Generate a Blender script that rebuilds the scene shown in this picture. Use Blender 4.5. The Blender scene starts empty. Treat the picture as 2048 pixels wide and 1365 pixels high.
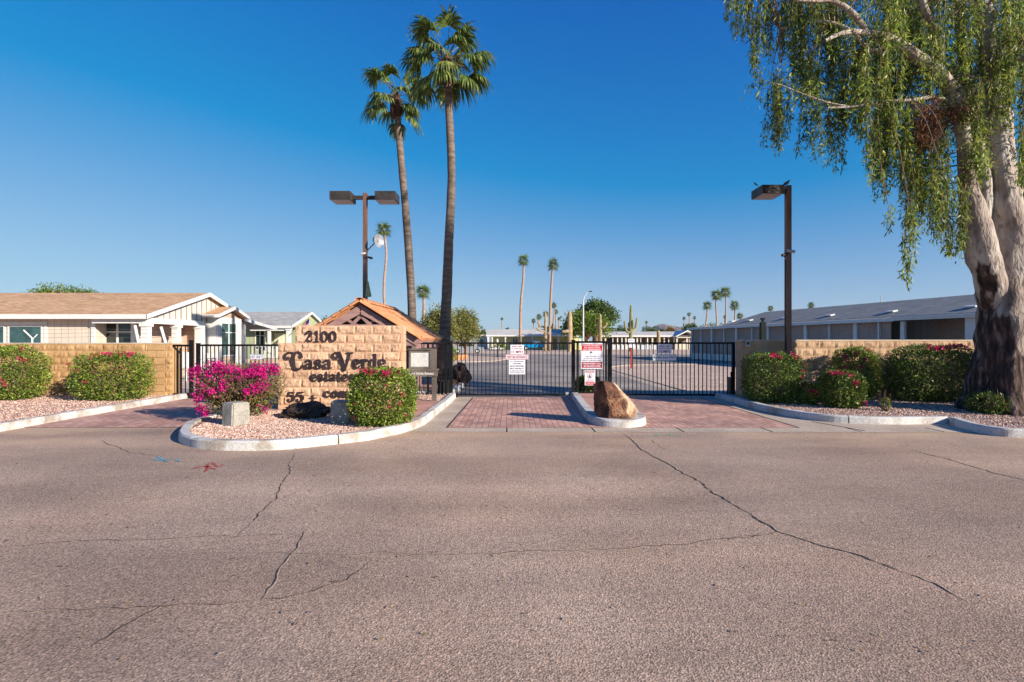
import bpy, math, random
import numpy as np
from mathutils import Vector, Matrix, noise
S = bpy.context.scene
COL = S.collection
F, H, CX, CY = 1052.0, 1.65, 1024.0, 682.5          # focal length in photo pixels, eye height, image centre
# ---------------------------------------------------------------- camera
cam = bpy.data.cameras.new("camera"); camo = bpy.data.objects.new("camera", cam); COL.objects.link(camo)
camo.location = (0, 0, H); camo.rotation_euler = (math.radians(90), 0, 0)
cam.sensor_width = 36; cam.lens = F/2048*36; cam.clip_end = 20000; cam.clip_start = 0.05
S.camera = camo
# ---------------------------------------------------------------- world and sun
SUN = Vector((1.0, -0.72, 0.46)).normalized()
el = math.asin(SUN.z); az = math.atan2(SUN.x, SUN.y)
w = bpy.data.worlds.new("World"); S.world = w; w.use_nodes = True
nt = w.node_tree; bg = nt.nodes['Background']
sky = nt.nodes.new('ShaderNodeTexSky'); sky.sky_type = 'NISHITA'; sky.sun_disc = False
sky.sun_elevation = el; sky.sun_rotation = az
sky.altitude = 500; sky.air_density = 1.0; sky.dust_density = 0.3; sky.ozone_density = 3.5
hs = nt.nodes.new('ShaderNodeHueSaturation'); hs.inputs['Saturation'].default_value = 1.15
nt.links.new(sky.outputs[0], hs.inputs['Color']); 
vm = nt.nodes.new('ShaderNodeVectorMath'); vm.operation = 'MULTIPLY_ADD'; nt.links.new(hs.outputs[0], vm.inputs[0])
vm.inputs[1].default_value = (1.16, .99, .95); vm.inputs[2].default_value = (-.93, -.39, 0.0)
vx = nt.nodes.new('ShaderNodeVectorMath'); vx.operation = 'MAXIMUM'; nt.links.new(vm.outputs[0], vx.inputs[0]); vx.inputs[1].default_value = (0.0, .05, .1)
vp = nt.nodes.new('ShaderNodeVectorMath'); vp.operation = 'MULTIPLY'; nt.links.new(vx.outputs[0], vp.inputs[0]); vp.inputs[1].default_value = (1.50, 1.23, 2.22)
vq = nt.nodes.new('ShaderNodeVectorMath'); vq.operation = 'MULTIPLY_ADD'; nt.links.new(vx.outputs[0], vq.inputs[0]); vq.inputs[1].default_value = (.487, .20, .36); vq.inputs[2].default_value = (1, 1, 1)
vn = nt.nodes.new('ShaderNodeVectorMath'); vn.operation = 'DIVIDE'; nt.links.new(vp.outputs[0], vn.inputs[0]); nt.links.new(vq.outputs[0], vn.inputs[1])
nt.links.new(vn.outputs[0], bg.inputs[0])
bg.inputs[1].default_value = 0.10
sl = bpy.data.lights.new("sun", 'SUN'); sl.energy = 5.0; sl.angle = math.radians(0.5); sl.color = (1.0, 0.90, 0.77)
so = bpy.data.objects.new("sun", sl); COL.objects.link(so)
so.rotation_euler = (-SUN).to_track_quat('-Z', 'Y').to_euler()
S.view_settings.view_transform = 'Standard'; S.view_settings.look = 'None'
S.view_settings.exposure = 0.80; S.view_settings.gamma = 1.0
S.render.engine = 'CYCLES'

# ---------------------------------------------------------------- helpers
def G(px, py, z=0.0):
    D = (H-z)*F/(py-CY); return ((px-CX)*D/F, D)
def W(px, py, D): return Vector(((px-CX)*D/F, D, H+(CY-py)*D/F))
def Xp(px, D): return (px-CX)*D/F
def Zp(py, D): return H+(CY-py)*D/F

def offset_of(p):
    v = Vector((0, 0, 0))
    while p: v += p.location; p = p.parent
    return v
def props(o, label=None, cat=None, group=None, kind=None):
    if label: o['label'] = label
    if cat: o['category'] = cat
    if group: o['group'] = group
    if kind: o['kind'] = kind
    return o
def thing(name, label, cat, loc=(0, 0, 0), group=None):
    o = bpy.data.objects.new(name, None); COL.objects.link(o); o.location = loc
    o.empty_display_size = 0.2
    return props(o, label, cat, group)
def link_mesh(name, me, mats, parent=None, smooth=False):
    if not isinstance(mats, (list, tuple)): mats = [mats]
    for m in mats: me.materials.append(m)
    if smooth: me.polygons.foreach_set('use_smooth', [True]*len(me.polygons))
    o = bpy.data.objects.new(name, me); COL.objects.link(o)
    if parent:
        off = offset_of(parent); o.parent = parent
        me.transform(Matrix.Translation(-off))
    me.update(); return o
class MB:
    def __init__(s): s.v = []; s.f = []; s.m = []
    def add(s, vs, fs, mi=0):
        b = len(s.v); s.v.extend([tuple(v) for v in vs])
        for f in fs: s.f.append(tuple(i+b for i in f)); s.m.append(mi)
        return s
    def box(s, x0, x1, y0, y1, z0, z1, mi=0):
        vs = [(x0,y0,z0),(x1,y0,z0),(x1,y1,z0),(x0,y1,z0),(x0,y0,z1),(x1,y0,z1),(x1,y1,z1),(x0,y1,z1)]
        return s.add(vs, [(0,3,2,1),(4,5,6,7),(0,1,5,4),(1,2,6,5),(2,3,7,6),(3,0,4,7)], mi)
    def obox(s, c, u, v, t, mi=0):     # oriented box from centre and three half-vectors
        c, u, v, t = Vector(c), Vector(u), Vector(v), Vector(t)
        vs = [c-u-v-t, c+u-v-t, c+u+v-t, c-u+v-t, c-u-v+t, c+u-v+t, c+u+v+t, c-u+v+t]
        return s.add(vs, [(0,3,2,1),(4,5,6,7),(0,1,5,4),(1,2,6,5),(2,3,7,6),(3,0,4,7)], mi)
    def bar(s, a, b, w, h, up=(0, 0, 1), mi=0):
        a, b = Vector(a), Vector(b); d = (b-a)
        side = d.cross(Vector(up))
        if side.length < 1e-6: side = d.cross(Vector((1, 0, 0)))
        side.normalize(); u2 = side.cross(d).normalized()
        return s.obox((a+b)/2, d/2, side*w/2, u2*h/2, mi)
    def tube(s, pts, rad, n=8, mi=0, cap=True, wob=0.0, seed=0):
        pts = [Vector(p) for p in pts]
        if not isinstance(rad, (list, tuple)): rad = [rad]*len(pts)
        rnd = random.Random(seed); vs = []; fs = []
        prev = None
        for i, p in enumerate(pts):
            d = (pts[min(i+1, len(pts)-1)]-pts[max(i-1, 0)]).normalized()
            if prev is None:
                a = d.cross(Vector((0, 1, 0))) if abs(d.y) < 0.9 else d.cross(Vector((1, 0, 0)))
            else: a = prev - d*prev.dot(d)
            a.normalize(); prev = a; b = d.cross(a)
            for k in range(n):
                t = 2*math.pi*k/n
                r = rad[i]*(1+rnd.uniform(-wob, wob))
                vs.append(p+(a*math.cos(t)+b*math.sin(t))*r)
        for i in range(len(pts)-1):
            for k in range(n):
                k2 = (k+1) % n
                fs.append((i*n+k, i*n+k2, (i+1)*n+k2, (i+1)*n+k))
        if cap:
            fs.append(tuple(range(n-1, -1, -1))); fs.append(tuple((len(pts)-1)*n+k for k in range(n)))
        return s.add(vs, fs, mi)
    def prism(s, poly, z0, z1, mi=0):   # poly of (x,y), counterclockwise
        n = len(poly); vs = [(x, y, z0) for x, y in poly]+[(x, y, z1) for x, y in poly]
        fs = [tuple(range(n-1, -1, -1)), tuple(range(n, 2*n))]+[(i, (i+1) % n, n+(i+1) % n, n+i) for i in range(n)]
        return s.add(vs, fs, mi)
    def prism_y(s, poly, y0, y1, mi=0): # poly of (x,z)
        n = len(poly); vs = [(x, y0, z) for x, z in poly]+[(x, y1, z) for x, z in poly]
        fs = [tuple(range(n)), tuple(range(2*n-1, n-1, -1))]+[(i, n+i, n+(i+1) % n, (i+1) % n) for i in range(n)]
        return s.add(vs, fs, mi)
    def prism_x(s, poly, x0, x1, mi=0): # poly of (y,z)
        n = len(poly); vs = [(x0, y, z) for y, z in poly]+[(x1, y, z) for y, z in poly]
        fs = [tuple(range(n)), tuple(range(2*n-1, n-1, -1))]+[(i, n+i, n+(i+1) % n, (i+1) % n) for i in range(n)]
        return s.add(vs, fs, mi)
    def blob(s, c, r, seed=0, sub=3, rough=0.25, freq=1.2, mi=0):
        import bmesh
        bm = bmesh.new(); bmesh.ops.create_icosphere(bm, subdivisions=sub, radius=1)
        vs = []
        for v in bm.verts:
            q = v.co.copy(); k = 1+rough*noise.fractal(q*freq+Vector((seed*7.3, seed*3.1, 0)), 1.0, 2.0, 4)
            q = Vector((q.x*r[0], q.y*r[1], q.z*r[2]))*k
            vs.append(Vector(c)+q)
        fs = [tuple(v.index for v in f.verts) for f in bm.faces]; bm.free()
        return s.add(vs, fs, mi)
    def build(s, name, mats, parent=None, smooth=False):
        me = bpy.data.meshes.new(name); me.from_pydata(s.v, [], s.f)
        o = link_mesh(name, me, mats, parent, smooth)
        if isinstance(mats, (list, tuple)) and len(mats) > 1: me.polygons.foreach_set('material_index', s.m)
        return o

def quads_mesh(name, V, mats, parent=None, mi=None, per=4):
    """V: (n,4,3) array of quads -> one mesh"""
    n = len(V); me = bpy.data.meshes.new(name)
    me.vertices.add(n*per); me.vertices.foreach_set('co', V.reshape(-1).astype(np.float32))
    me.loops.add(n*per); me.loops.foreach_set('vertex_index', np.arange(n*per, dtype=np.int32))
    me.polygons.add(n); me.polygons.foreach_set('loop_start', np.arange(0, n*per, per, dtype=np.int32))
    if mi is not None: me.polygons.foreach_set('material_index', np.asarray(mi, dtype=np.int32))
    me.update(calc_edges=True)
    return link_mesh(name, me, mats, parent)
def unit(a): return a/np.maximum(np.linalg.norm(a, axis=-1, keepdims=True), 1e-9)
def leaf_quads(P, U, L, Wd, rng, bend=0.25):
    """diamond leaves: base P, direction U, length L, width Wd"""
    n = len(P); U = unit(U); R = unit(np.cross(U, rng.normal(size=(n, 3)))); N = np.cross(U, R)
    L = np.broadcast_to(np.asarray(L, float), (n,))[:, None]; Wd = np.broadcast_to(np.asarray(Wd, float), (n,))[:, None]
    a = P; b = P+U*L*0.45+R*Wd*0.5+N*L*bend*0.3; c = P+U*L; d = P+U*L*0.45-R*Wd*0.5+N*L*bend*0.3
    return np.stack([a, b, c, d], axis=1)

# ---------------------------------------------------------------- materials
MATS = {}
def nodes(name):
    m = bpy.data.materials.new(name); m.use_nodes = True
    nt = m.node_tree; b = nt.nodes['Principled BSDF']; MATS[name] = m
    return m, nt, b
def N(nt, t, **kw):
    n = nt.nodes.new(t)
    for k, v in kw.items():
        if k.startswith('i_'): n.inputs[k[2:].replace('_', ' ')].default_value = v
        else: setattr(n, k, v)
    return n
def coords(nt, scale=(1, 1, 1), kind='Object', rot=(0, 0, 0)):
    tc = N(nt, 'ShaderNodeTexCoord'); mp = N(nt, 'ShaderNodeMapping')
    mp.inputs['Scale'].default_value = scale; mp.inputs['Rotation'].default_value = rot
    nt.links.new(tc.outputs[kind], mp.inputs[0]); return mp.outputs[0]
def wcoords(nt, scale=(1, 1, 1), rot=(0, 0, 0)):
    g = N(nt, 'ShaderNodeNewGeometry'); mp = N(nt, 'ShaderNodeMapping')
    mp.inputs['Scale'].default_value = scale; mp.inputs['Rotation'].default_value = rot
    nt.links.new(g.outputs['Position'], mp.inputs[0]); return mp.outputs[0]
def ramp(nt, fac, stops):
    r = N(nt, 'ShaderNodeValToRGB'); e = r.color_ramp.elements
    while len(e) < len(stops): e.new(0.5)
    for i, (p, c) in enumerate(stops): e[i].position = p; e[i].color = (*c, 1)
    nt.links.new(fac, r.inputs[0]); return r.outputs[0]
def mix(nt, fac, a, b, mode='MIX'):
    m = N(nt, 'ShaderNodeMixRGB', blend_type=mode)
    for s, v in ((0, fac), (1, a), (2, b)):
        if hasattr(v, 'type'): nt.links.new(v, m.inputs[s])
        elif isinstance(v, tuple): m.inputs[s].default_value = (*v, 1)
        else: m.inputs[s].default_value = v
    return m.outputs[0]
def bump(nt, b, h, strength=0.5, dist=0.02):
    bm = N(nt, 'ShaderNodeBump'); bm.inputs['Strength'].default_value = strength; bm.inputs['Distance'].default_value = dist
    nt.links.new(h, bm.inputs['Height']); nt.links.new(bm.outputs[0], b.inputs['Normal']); return bm
def noise_mat(name, c1, c2, scale=3.0, rough=0.8, detail=6, bstr=0.0, bdist=0.01, metal=0.0, stretch=(1, 1, 1), lo=0.35, hi=0.65, fine=0.12, spec=0.3):
    m, nt, b = nodes(name)
    co = wcoords(nt, stretch)
    n1 = N(nt, 'ShaderNodeTexNoise', i_Scale=scale, i_Detail=float(detail)); nt.links.new(co, n1.inputs[0])
    c = ramp(nt, n1.outputs[0], [(lo, c1), (hi, c2)])
    n2 = N(nt, 'ShaderNodeTexNoise', i_Scale=scale*14, i_Detail=3.0); nt.links.new(co, n2.inputs[0])
    g = ramp(nt, n2.outputs[0], [(0.3, (1-fine*2,)*3), (0.7, (1+fine,)*3)])
    c = mix(nt, 1.0, c, g, 'MULTIPLY'); nt.links.new(c, b.inputs['Base Color'])
    b.inputs['Roughness'].default_value = rough; b.inputs['Metallic'].default_value = metal
    b.inputs['Specular IOR Level'].default_value = spec
    if bstr: bump(nt, b, n2.outputs[0], bstr, bdist)
    return m
def leaf_mat(name, cols, rough=0.45, trans=0.35, nsc=3.0, rg=(.75, 1.25)):
    m, nt, b = nodes(name)
    g = N(nt, 'ShaderNodeNewGeometry')
    k = len(cols); c = ramp(nt, g.outputs['Random Per Island'], [(i/(max(k-1, 1)), cc) for i, cc in enumerate(cols)])
    co = wcoords(nt); n = N(nt, 'ShaderNodeTexNoise', i_Scale=nsc, i_Detail=2.0); nt.links.new(co, n.inputs[0])
    v = ramp(nt, n.outputs[0], [(0.32, (rg[0],)*3), (0.68, (rg[1],)*3)]); c = mix(nt, 1.0, c, v, 'MULTIPLY')
    nt.links.new(c, b.inputs['Base Color']); b.inputs['Roughness'].default_value = rough
    b.inputs['Specular IOR Level'].default_value = 0.3
    t = N(nt, 'ShaderNodeBsdfTranslucent'); nt.links.new(c, t.inputs[0])
    mx = N(nt, 'ShaderNodeMixShader'); mx.inputs[0].default_value = trans
    out = nt.nodes['Material Output']
    nt.links.new(b.outputs[0], mx.inputs[1]); nt.links.new(t.outputs[0], mx.inputs[2]); nt.links.new(mx.outputs[0], out.inputs[0])
    return m
def plain(name, c, rough=0.6, metal=0.0, var=0.08, scale=6.0, spec=0.3):
    a = tuple(x*(1-var) for x in c); d = tuple(min(1, x*(1+var)) for x in c)
    return noise_mat(name, a, d, scale, rough, 4, 0, 0, metal, fine=0.04, spec=spec)

def asphalt_mat(name, ca, cb, cspeck, patch=(0.8, 1.15)):
    m, nt, b = nodes(name); co = wcoords(nt)
    n1 = N(nt, 'ShaderNodeTexNoise', i_Scale=0.45, i_Detail=7.0); nt.links.new(co, n1.inputs[0])
    c = ramp(nt, n1.outputs[0], [(0.35, ca), (0.68, cb)])
    v = N(nt, 'ShaderNodeTexVoronoi', i_Scale=88.0); nt.links.new(co, v.inputs[0])
    sp = ramp(nt, v.outputs['Color'], [(0.0, (0.55,)*3), (0.35, (0.88,)*3), (0.72, (1.05,)*3), (1.0, cspeck)])
    c = mix(nt, 1.0, c, sp, 'MULTIPLY')
    n3 = N(nt, 'ShaderNodeTexNoise', i_Scale=85.0, i_Detail=5.0); nt.links.new(co, n3.inputs[0])
    g = ramp(nt, n3.outputs[0], [(0.34, (0.40,)*3), (0.62, (1.3,)*3)]); c = mix(nt, 0.85, c, g, 'MULTIPLY')
    co2 = wcoords(nt, (0.25, 1.6, 1)); n4 = N(nt, 'ShaderNodeTexNoise', i_Scale=0.5, i_Detail=5.0); nt.links.new(co2, n4.inputs[0])
    g2 = ramp(nt, n4.outputs[0], [(0.35, (patch[0],)*3), (0.65, (patch[1],)*3)]); c = mix(nt, 1.0, c, g2, 'MULTIPLY')
    g3 = N(nt, 'ShaderNodeNewGeometry'); s3 = N(nt, 'ShaderNodeSeparateXYZ'); nt.links.new(g3.outputs['Position'], s3.inputs[0])
    mr = N(nt, 'ShaderNodeMapRange'); mr.inputs[1].default_value = 6.2; mr.inputs[2].default_value = 9.6; nt.links.new(s3.outputs[1], mr.inputs[0])
    mr2 = N(nt, 'ShaderNodeMapRange'); mr2.inputs[1].default_value = 12; mr2.inputs[2].default_value = 11.5; nt.links.new(s3.outputs[1], mr2.inputs[0])
    n5 = N(nt, 'ShaderNodeTexNoise', i_Scale=0.9, i_Detail=6.0); nt.links.new(wcoords(nt, (.45, 1.5, 1)), n5.inputs[0])
    f5 = ramp(nt, n5.outputs[0], [(0.38, (0,)*3), (0.66, (.8,)*3)]); f6 = mix(nt, 1.0, f5, mr.outputs[0], 'MULTIPLY'); f6 = mix(nt, 1.0, f6, mr2.outputs[0], 'MULTIPLY')
    c = mix(nt, f6, c, (.58, .40, .26))
    n6 = N(nt, 'ShaderNodeTexNoise', i_Scale=0.22, i_Detail=4.0, i_Distortion=.8); nt.links.new(wcoords(nt, (1, 1, 1)), n6.inputs[0])
    c = mix(nt, 1.0, c, ramp(nt, n6.outputs[0], [(0.42, (.80, .80, .83)), (0.58, (1.06, 1.04, 1.02))]), 'MULTIPLY')
    nt.links.new(c, b.inputs['Base Color']); b.inputs['Roughness'].default_value = 0.85; b.inputs['Specular IOR Level'].default_value = 0.25
    h = mix(nt, 0.5, v.outputs['Distance'], n3.outputs[0]); bump(nt, b, h, 0.7, 0.008)
    return m
ASPH = asphalt_mat('asphalt_weathered', (0.435, 0.30, 0.215), (0.55, 0.40, 0.295), (1.6, 1.5, 1.4), (0.80, 1.14))
ASPH2 = asphalt_mat('asphalt_grey', (0.32, 0.275, 0.235), (0.42, 0.365, 0.315), (1.5, 1.5, 1.5))
def gravel_mat(name, stops, scale=28.0, bd=0.03):
    m, nt, b = nodes(name); co = wcoords(nt)
    v = N(nt, 'ShaderNodeTexVoronoi', i_Scale=scale); nt.links.new(co, v.inputs[0])
    sep = N(nt, 'ShaderNodeSeparateColor'); nt.links.new(v.outputs['Color'], sep.inputs[0])
    c = ramp(nt, sep.outputs[0], stops)
    d = ramp(nt, v.outputs['Distance'], [(0.25, (1.1,)*3), (0.75, (0.55,)*3)]); c = mix(nt, 1.0, c, d, 'MULTIPLY')
    n1 = N(nt, 'ShaderNodeTexNoise', i_Scale=0.6, i_Detail=5.0); nt.links.new(co, n1.inputs[0])
    g = ramp(nt, n1.outputs[0], [(0.3, (0.85,)*3), (0.7, (1.12,)*3)]); c = mix(nt, 1.0, c, g, 'MULTIPLY')
    nt.links.new(c, b.inputs['Base Color']); b.inputs['Roughness'].default_value = 0.9
    inv = N(nt, 'ShaderNodeMath', operation='SUBTRACT'); inv.inputs[0].default_value = 1.0; nt.links.new(v.outputs['Distance'], inv.inputs[1])
    bump(nt, b, inv.outputs[0], 0.9, bd)
    return m
GRAV = gravel_mat('gravel_pink', [(0, (0.30, 0.17, 0.125)), (0.4, (0.44, 0.27, 0.205)), (0.75, (0.55, 0.37, 0.285)), (1, (0.68, 0.52, 0.42))])
GRAVF = gravel_mat('gravel_far', [(0, (0.55, 0.37, 0.27)), (0.5, (0.70, 0.50, 0.38)), (1, (0.80, 0.63, 0.50))], 14.0, 0.008)
def stone_mat(name, stops):
    m, nt, b = nodes(name); g = N(nt, 'ShaderNodeNewGeometry')
    c = ramp(nt, g.outputs['Random Per Island'], stops); nt.links.new(c, b.inputs['Base Color']); b.inputs['Roughness'].default_value = 0.85
    return m
STONE = stone_mat('gravel_stone', [(0, (0.28, 0.155, 0.115)), (0.35, (0.42, 0.26, 0.20)), (0.7, (0.56, 0.38, 0.30)), (1, (0.72, 0.58, 0.50))])
def paver_mat():
    m, nt, b = nodes('brick_paver'); co = wcoords(nt, rot=(0, 0, math.radians(90)))
    br = N(nt, 'ShaderNodeTexBrick'); br.inputs['Scale'].default_value = 1.0
    br.inputs['Brick Width'].default_value = 0.22; br.inputs['Row Height'].default_value = 0.115; br.inputs['Mortar Size'].default_value = 0.007
    br.inputs['Mortar Smooth'].default_value = 0.3
    br.inputs['Color1'].default_value = (0.46, 0.23, 0.165, 1); br.inputs['Color2'].default_value = (0.66, 0.38, 0.285, 1)
    br.inputs['Mortar'].default_value = (0.20, 0.12, 0.095, 1); nt.links.new(co, br.inputs[0])
    n1 = N(nt, 'ShaderNodeTexNoise', i_Scale=1.1, i_Detail=7.0); nt.links.new(wcoords(nt), n1.inputs[0])
    g = ramp(nt, n1.outputs[0], [(0.33, (0.72, 0.75, 0.78)), (0.66, (1.15,)*3)]); c = mix(nt, 1.0, br.outputs[0], g, 'MULTIPLY')
    n2 = N(nt, 'ShaderNodeTexNoise', i_Scale=70.0, i_Detail=3.0); nt.links.new(wcoords(nt), n2.inputs[0])
    g = ramp(nt, n2.outputs[0], [(0.3, (0.75,)*3), (0.7, (1.15,)*3)]); c = mix(nt, 1.0, c, g, 'MULTIPLY')
    nt.links.new(c, b.inputs['Base Color']); b.inputs['Roughness'].default_value = 0.8
    inv = N(nt, 'ShaderNodeMath', operation='SUBTRACT'); inv.inputs[0].default_value = 1.0; nt.links.new(br.outputs['Fac'], inv.inputs[1])
    bump(nt, b, inv.outputs[0], 0.7, 0.008); return m
PAVER = paver_mat()
CONC = noise_mat('concrete', (0.43, 0.335, 0.25), (0.55, 0.44, 0.34), 1.4, 0.85, 8, 0.3, 0.004)
CONCP = noise_mat('concrete_salmon', (0.46, 0.24, 0.18), (0.54, 0.30, 0.23), 2.0, 0.85, 6, 0.2, 0.004)
KERB = noise_mat('kerb_white_paint', (0.36, 0.31, 0.26), (0.56, 0.54, 0.51), 2.6, 0.75, 9, 0.35, 0.006, lo=0.36, hi=0.50, fine=0.14)
BLOCKC = noise_mat('concrete_block', (0.29, 0.27, 0.23), (0.44, 0.41, 0.36), 4.0, 0.85, 8, 0.9, 0.02, fine=.2)
def splitface(name, c1, c2):
    m, nt, b = nodes(name); co = wcoords(nt)
    n1 = N(nt, 'ShaderNodeTexNoise', i_Scale=2.5, i_Detail=8.0); nt.links.new(co, n1.inputs[0])
    c = ramp(nt, n1.outputs[0], [(0.35, c1), (0.65, c2)])
    g = N(nt, 'ShaderNodeNewGeometry'); r = ramp(nt, g.outputs['Random Per Island'], [(0, (0.9,)*3), (1, (1.08,)*3)]); c = mix(nt, 1.0, c, r, 'MULTIPLY')
    n2 = N(nt, 'ShaderNodeTexNoise', i_Scale=55.0, i_Detail=5.0); nt.links.new(co, n2.inputs[0])
    r = ramp(nt, n2.outputs[0], [(0.3, (0.78,)*3), (0.7, (1.12,)*3)]); c = mix(nt, 1.0, c, r, 'MULTIPLY')
    nt.links.new(c, b.inputs['Base Color']); b.inputs['Roughness'].default_value = 0.92; b.inputs['Specular IOR Level'].default_value = 0.15
    bump(nt, b, n2.outputs[0], 0.6, 0.015); return m
SPLIT_T = splitface('split_face_tan', (0.40, 0.235, 0.105), (0.52, 0.32, 0.155))
SPLIT_P = splitface('split_face_pink', (0.52, 0.32, 0.20), (0.64, 0.41, 0.27))
SPLIT_R = splitface('split_face_brown', (0.40, 0.255, 0.155), (0.51, 0.34, 0.215))
MORT = noise_mat('mortar', (0.42, 0.28, 0.17), (0.50, 0.34, 0.22), 5, 0.95, 4)
BLACK = plain('black_metal', (0.008, 0.008, 0.009), 0.6, 0.0, 0.3, spec=.15)
BRONZE = noise_mat('bronze_metal', (0.14, 0.075, 0.055), (0.20, 0.115, 0.085), 3, 0.5, 4, stretch=(1, 1, 0.3))
LAMPDARK = noise_mat('lamp_housing', (0.030, 0.026, 0.024), (0.055, 0.045, 0.04), 5, 0.5, 4)
LENS = plain('lamp_lens', (0.42, 0.33, 0.27), 0.25)
LETTER = noise_mat('letter_paint', (0.022, 0.014, 0.018), (0.05, 0.032, 0.035), 4, 0.6, 4)
WHITE = plain('white_paint', (0.64, 0.63, 0.60), 0.55, 0, 0.05)
WHITEB = plain('white_sign_face', (0.72, 0.73, 0.78), 0.4, 0, 0.03)
RED = plain('sign_red', (0.50, 0.015, 0.025), 0.45); NAVY = plain('sign_navy', (0.02, 0.025, 0.06), 0.5); MAROON = plain('sign_maroon', (0.30, 0.02, 0.04), 0.5)
GLASS = plain('window_glass', (0.03, 0.075, 0.075), 0.06, 0, 0.4, 2.0, 0.7)
GLASSD = plain('window_glass_dark', (0.02, 0.03, 0.028), 0.08, 0, 0.4, 2.0, 0.6)
def siding_mat(name, c1, c2, horiz=False, pitch=0.2, line=0.035):
    m, nt, b = nodes(name); g = N(nt, 'ShaderNodeNewGeometry'); sp = N(nt, 'ShaderNodeSeparateXYZ'); nt.links.new(g.outputs['Position'], sp.inputs[0])
    if horiz: src = sp.outputs[2]
    else:
        a = N(nt, 'ShaderNodeMath', operation='ADD'); nt.links.new(sp.outputs[0], a.inputs[0]); nt.links.new(sp.outputs[1], a.inputs[1]); src = a.outputs[0]
    d = N(nt, 'ShaderNodeMath', operation='DIVIDE'); nt.links.new(src, d.inputs[0]); d.inputs[1].default_value = pitch
    fr = N(nt, 'ShaderNodeMath', operation='FRACT'); nt.links.new(d.outputs[0], fr.inputs[0])
    n1 = N(nt, 'ShaderNodeTexNoise', i_Scale=1.5, i_Detail=5.0); nt.links.new(wcoords(nt), n1.inputs[0])
    c = ramp(nt, n1.outputs[0], [(0.3, c1), (0.7, c2)])
    l = ramp(nt, fr.outputs[0], [(0.0, (0.45,)*3), (line, (0.5,)*3), (line+0.03, (1,)*3), (1, (1.0,)*3)]); c = mix(nt, 1.0, c, l, 'MULTIPLY')
    nt.links.new(c, b.inputs['Base Color']); b.inputs['Roughness'].default_value = 0.75
    bump(nt, b, fr.outputs[0] if horiz else l, 0.5, 0.012); return m
SID_TAN = siding_mat('siding_beige', (0.52, 0.45, 0.37), (0.60, 0.52, 0.43), False, 0.3)
SID_PINK = siding_mat('siding_pink_lap', (0.50, 0.36, 0.28), (0.57, 0.41, 0.33), True, 0.2, 0.08)
SID_GREEN = siding_mat('siding_green', (0.30, 0.33, 0.20), (0.36, 0.40, 0.25), False, 0.3)
SID_YEL = siding_mat('siding_yellow', (0.62, 0.60, 0.26), (0.70, 0.68, 0.32), False, 0.4)
SID_GREY = siding_mat('siding_grey', (0.52, 0.50, 0.47), (0.60, 0.58, 0.54), False, 0.35)
def shingle_mat(name, c1, c2, c3):
    m, nt, b = nodes(name); co = wcoords(nt, (1, 1, 3))
    n1 = N(nt, 'ShaderNodeTexNoise', i_Scale=1.2, i_Detail=4.0); nt.links.new(wcoords(nt), n1.inputs[0])
    c = ramp(nt, n1.outputs[0], [(0.3, c1), (0.7, c2)])
    br = N(nt, 'ShaderNodeTexBrick'); br.inputs['Scale'].default_value = 1.0; br.inputs['Brick Width'].default_value = 0.45; br.inputs['Row Height'].default_value = 0.16
    br.inputs['Mortar Size'].default_value = 0.012; br.inputs['Color1'].default_value = (0.8, 0.8, 0.8, 1); br.inputs['Color2'].default_value = (1.15, 1.15, 1.15, 1); br.inputs['Mortar'].default_value = (0.55, 0.55, 0.55, 1)
    nt.links.new(wcoords(nt), br.inputs[0]); c = mix(nt, 1.0, c, br.outputs[0], 'MULTIPLY')
    n2 = N(nt, 'ShaderNodeTexNoise', i_Scale=9.0, i_Detail=6.0); nt.links.new(wcoords(nt, (0.5, 1.5, 4)), n2.inputs[0])
    g = ramp(nt, n2.outputs[0], [(0.35, c3), (0.65, (1.15,)*3)]); c = mix(nt, 1.0, c, g, 'MULTIPLY')
    nt.links.new(c, b.inputs['Base Color']); b.inputs['Roughness'].default_value = 0.9; bump(nt, b, n2.outputs[0], 0.4, 0.02); return m
SH_OR = shingle_mat('shingle_tan', (0.50, 0.29, 0.15), (0.62, 0.37, 0.20), (0.72,)*3)
SH_GREY = shingle_mat('shingle_grey', (0.36, 0.345, 0.32), (0.44, 0.42, 0.39), (0.75,)*3)
SH_BLUE = shingle_mat('shingle_blue_grey', (0.24, 0.235, 0.215), (0.31, 0.30, 0.28), (0.72,)*3)
MROOF = noise_mat('metal_roof', (0.50, 0.47, 0.42), (0.58, 0.55, 0.50), 0.5, 0.6, 4)
SCREEN = noise_mat('sun_screen', (0.36, 0.27, 0.22), (0.42, 0.32, 0.265), 0.8, 0.9, 3)
TILE = noise_mat('terracotta', (0.50, 0.215, 0.095), (0.66, 0.31, 0.15), 2.2, 0.75, 7, 0.3, 0.006, fine=0.1)
TIMBER = noise_mat('timber_purple_brown', (0.27, 0.155, 0.145), (0.35, 0.21, 0.19), 2.5, 0.75, 6, stretch=(1, 1, 4))
OLDWOOD = noise_mat('weathered_wood', (0.085, 0.07, 0.06), (0.20, 0.17, 0.145), 3.0, 0.8, 8, 0.4, 0.004, stretch=(1, 1, 0.3))
STUCCO = noise_mat('stucco', (0.45, 0.30, 0.21), (0.52, 0.36, 0.26), 3, 0.9, 5)
PALMT = noise_mat('palm_bark', (0.13, 0.095, 0.075), (0.27, 0.205, 0.16), 2.0, 0.95, 8, 0.8, 0.03, stretch=(1, 1, 5.5), fine=0.2)
PALMF = noise_mat('palm_bark_far', (0.30, 0.20, 0.14), (0.42, 0.29, 0.21), 1.5, 0.95, 6, stretch=(1, 1, 3))
BOOT = noise_mat('palm_boots', (0.07, 0.035, 0.025), (0.17, 0.085, 0.055), 9.0, 0.95, 6, 0.8, 0.05, stretch=(1, 1, 0.4), fine=0.25)
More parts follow.
